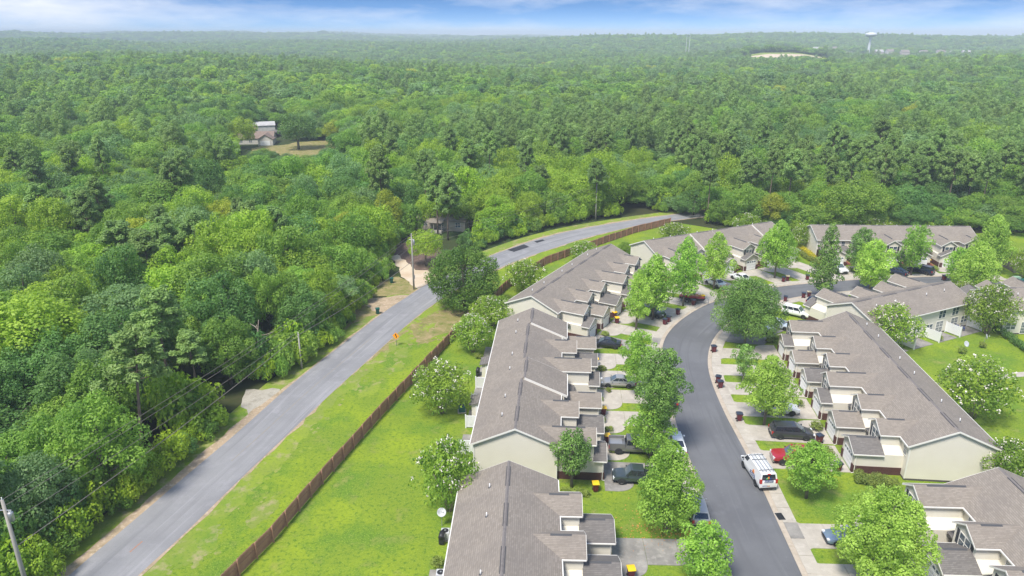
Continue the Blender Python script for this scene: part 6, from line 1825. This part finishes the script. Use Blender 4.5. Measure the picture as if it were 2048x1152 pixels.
for i, so in enumerate(VAR):
    oi = gn('GeometryNodeObjectInfo'); oi.inputs['Object'].default_value = so; oi.transform_space = 'ORIGINAL'
    cp = gn('FunctionNodeCompare'); cp.data_type = 'INT'; cp.operation = 'EQUAL'
    gl(av.outputs[0], cp.inputs[2]); cp.inputs[3].default_value = i
    ip = gn('GeometryNodeInstanceOnPoints')
    gl(gi.outputs[0], ip.inputs['Points']); gl(cp.outputs[0], ip.inputs['Selection']); gl(oi.outputs['Geometry'], ip.inputs['Instance'])
    gl(cxyz.outputs[0], ip.inputs['Rotation']); gl(as_.outputs[0], ip.inputs['Scale'])
    gl(ip.outputs[0], jn.inputs[0])
gl(jn.outputs[0], go_.inputs[0])
mod = fo.modifiers.new('woods', 'NODES'); mod.node_group = ng

# ------------------------------------------------------------------ houses in the woods and on the far ridge
def gable_house(label, x, y, rz, Lh, W, eh, rh, wallm, roofm, name='house', wins=True, z=0.0, group=None, garage=False):
    root = thing(name, label, 'house', (x, y, z), rz, group)
    MB().ext([(-Lh / 2 + .3, -W / 2 + .3, -.3), (-Lh / 2 + .3, W / 2 - .3, -.3), (-Lh / 2 + .3, W / 2 - .3, eh), (-Lh / 2 + .3, 0, rh - .2), (-Lh / 2 + .3, -W / 2 + .3, eh)], (Lh - .6, 0, 0)).build('wall', wallm, root)
    sl = .0
    MB().ext([(-Lh / 2, -W / 2, eh - .1), (-Lh / 2, 0, rh), (-Lh / 2, W / 2, eh - .1), (-Lh / 2, W / 2, eh - .25), (-Lh / 2, 0, rh - .15), (-Lh / 2, -W / 2, eh - .25)], (Lh, 0, 0)).build('roof', roofm, root)
    if wins:
        for k in range(max(2, int(Lh / 4))):
            xx = -Lh / 2 + (k + .5) * Lh / max(2, int(Lh / 4))
            window(root, xx, -W / 2 + .3, eh * .58, math.pi, 1.2, 1.1)
    return root
hx, hy = at(490, 290)[:2]
r_ = gable_house('brown roofed white house in a clearing of the left woods', hx, hy + 4, R_(8), 24, 9, 2.9, 5.4, M['white_wall'], M['brown_roof'])
MB().ext([(6, -8.4, -.3), (12.2, -8.4, -.3), (12.2, -8.4, 2.9), (9.1, -8.4, 4.7), (6, -8.4, 2.9)], (0, 6, 0)).build('wing', M['white_wall'], r_)
MB().ext([(5.6, -8.8, 2.85), (9.1, -8.8, 5.0), (12.6, -8.8, 2.85), (12.6, -8.8, 2.7), (9.1, -8.8, 4.85), (5.6, -8.8, 2.7)], (0, 9, 0)).build('wing_roof', M['brown_roof'], r_)
MB().box(7, 11, -8.46, -8.402, 0, 2.2).build('garage_door', M['vinyl'], r_)
gx, gy = at(505, 268)[:2]
r_ = gable_house('long pale metal roofed shed behind the brown roofed house', gx + 1, gy + 8, R_(20), 15, 9, 3.6, 5.0, M['white_wall'], M['metal_roof'], 'metal_shed', False)
MB().ext([(-8, -4.6, 3.0), (-2, -4.6, 3.0), (-2, -8, 2.4), (-8, -8, 2.4)], (0, 0, .1)).build('lean_to_roof', M['rust'], r_)
for xx in (-7.8, -2.2): MB().box(xx - .1, xx + .1, -7.9, -7.7, -.3, 2.4).build('post', M['pole'], r_)
gx, gy = at(534, 278)[:2]
gable_house('small dark shed at the right end of the brown roofed house', gx + 1.5, gy + 3, R_(75), 7, 6, 2.9, 3.6, M['door'], M['shingle_dark'], 'dark_shed', False)
gx, gy = at(878, 462)[:2]
r_ = gable_house('low mobile home with a grey roof in the trees by the road bend', gx - 1, gy + 3.5, R_(-12), 17, 5.5, 2.7, 3.7, M['beige_wall'], M['shingle'], 'mobile_home')
MB().box(-1, 3, -5.2, -2.62, -.1, .5).build('porch', M['pole'], r_)
MB().ext([(-1.2, -5.4, 2.5), (3.2, -5.4, 2.5), (3.2, -2.2, 3.0), (-1.2, -2.2, 3.0)], (0, 0, .1)).build('porch_roof', M['shingle'], r_)
for xx in (-1.0, 1.0, 3.0): MB().box(xx - .06, xx + .06, -5.2, -5.08, .5, 2.5).build('porch_post', M['pole'], r_)
# far dirt clearings draped on the terrain
def drape(name, cx_, cy_, rx, ry, m, n=22, dz=0.0):
    mb_ = MB(); R1 = 7
    vs_ = [(cx_, cy_, float(terrain(cx_, cy_)) + .12 + dz + (.4 if cy_ > 900 else 0))]
    for q in range(1, R1 + 1):
        for k in range(n):
            a = k * 2 * math.pi / n; f_ = q / R1 * (1 + .22 * math.sin(3 * a + cx_) + .12 * math.sin(7 * a))
            x, y = cx_ + rx * f_ * math.cos(a), cy_ + ry * f_ * math.sin(a); vs_.append((x, y, float(terrain(x, y)) + .12 + dz + (.4 if cy_ > 900 else 0)))
    fs_ = [(0, 1 + k, 1 + (k + 1) % n) for k in range(n)]
    for q in range(R1 - 1):
        for k in range(n): a0 = 1 + q * n + k; a1 = 1 + q * n + (k + 1) % n; fs_.append((a0, a0 + n, a1 + n, a1))
    tag(mb_.add(vs_, fs_).build(name, m), kind='structure')
drape('yard', -90, 303, 17, 21, M['dry'])
drape('dirt_track', -97, 300, 9, 2.2, M['sand'])
drape('yard', *at(168, 468)[:2], 9, 8, M['sand'])
drape('yard', *at(105, 400)[:2], 5, 8, M['mulch'])
drape('dirt_track', at(726, 326)[0], at(726, 326)[1] - 2, 3, 16, M['orange_dirt'])
drape('grass_clearing', 452, 1212, 78, 52, M['verge'])
drape('dirt_clearing', 452, 1230, 64, 11, M['orange_dirt'], dz=.8)
drape('dirt_clearing', 626, 1720, 16, 110, M['orange_dirt'])
drape('dirt_clearing', 330, 1420, 44, 16, M['orange_dirt'])
drape('dirt_clearing', 800, 1010, 70, 14, M['sand'])
# water tower
wx, wy = 714, 1500; wz = float(terrain(wx, wy))
wt = thing('water_tower', 'pale water tower with a round grey tank above the far ridge', 'water tower', (wx, wy, wz), 0)
Ht = 49 - wz
MB().lathe([(4.2, -1), (2.6, 4), (2.2, Ht - 12), (3.4, Ht - 9)], 20).build('stem', M['tower_white'], wt, True)
MB().lathe([(3.4, Ht - 9), (8.5, Ht - 7.4), (11, Ht - 4.6), (11, Ht - 3.6), (8.8, Ht - 1.2), (4, Ht + .1), (.5, Ht + .4)], 28).build('tank', M['tower_grey'], wt, True)
for q, (px_, lab) in enumerate(((1372, 'left thin radio mast above the far woods'), (1378, 'right thin radio mast above the far woods'))):
    y_ = 1560; x_ = (px_ - 1024) / FPX * (y_ * _c + 30 * _s); z_ = float(terrain(x_, y_))
    rm_ = thing('radio_mast', lab, 'radio mast', (x_, y_, z_), 0, 'radio masts')
    MB().tube([(0, 0, 0), (0, 0, 44 - z_)], [.5, .3], 6).build('mast', M['vinyl'], rm_)
# tiny houses along the far ridge
for q, (x_, y_) in enumerate(RIDGE):
    z_ = float(terrain(x_, y_))
    gable_house(f'{ordw(q)} pale house from the left along the wooded far ridge', x_, y_, random.uniform(-.5, .5), random.uniform(15, 22), random.uniform(9, 12), 10, 14.5, M['white_wall'] if q % 3 else M['beige_wall'], M['shingle'] if q % 2 else M['metal_roof'], 'ridge_house', False, z_, 'pale houses on the far ridge')
# ------------------------------------------------------------------ haze
hm = bpy.data.materials.new('air'); hm.use_nodes = True
ht = hm.node_tree; ht.nodes.clear()
ho = ht.nodes.new('ShaderNodeOutputMaterial'); hv = ht.nodes.new('ShaderNodeVolumePrincipled')
hv.inputs['Color'].default_value = (.76, .89, 1.0, 1); hv.inputs['Density'].default_value = 2.7e-4; hv.inputs['Anisotropy'].default_value = -0.25
ht.links.new(hv.outputs[0], ho.inputs['Volume'])
tag(MB().box(-9600, 9600, -400, 9600, -40, 80).build('haze', hm), 'pale summer haze over the woods', kind='stuff')
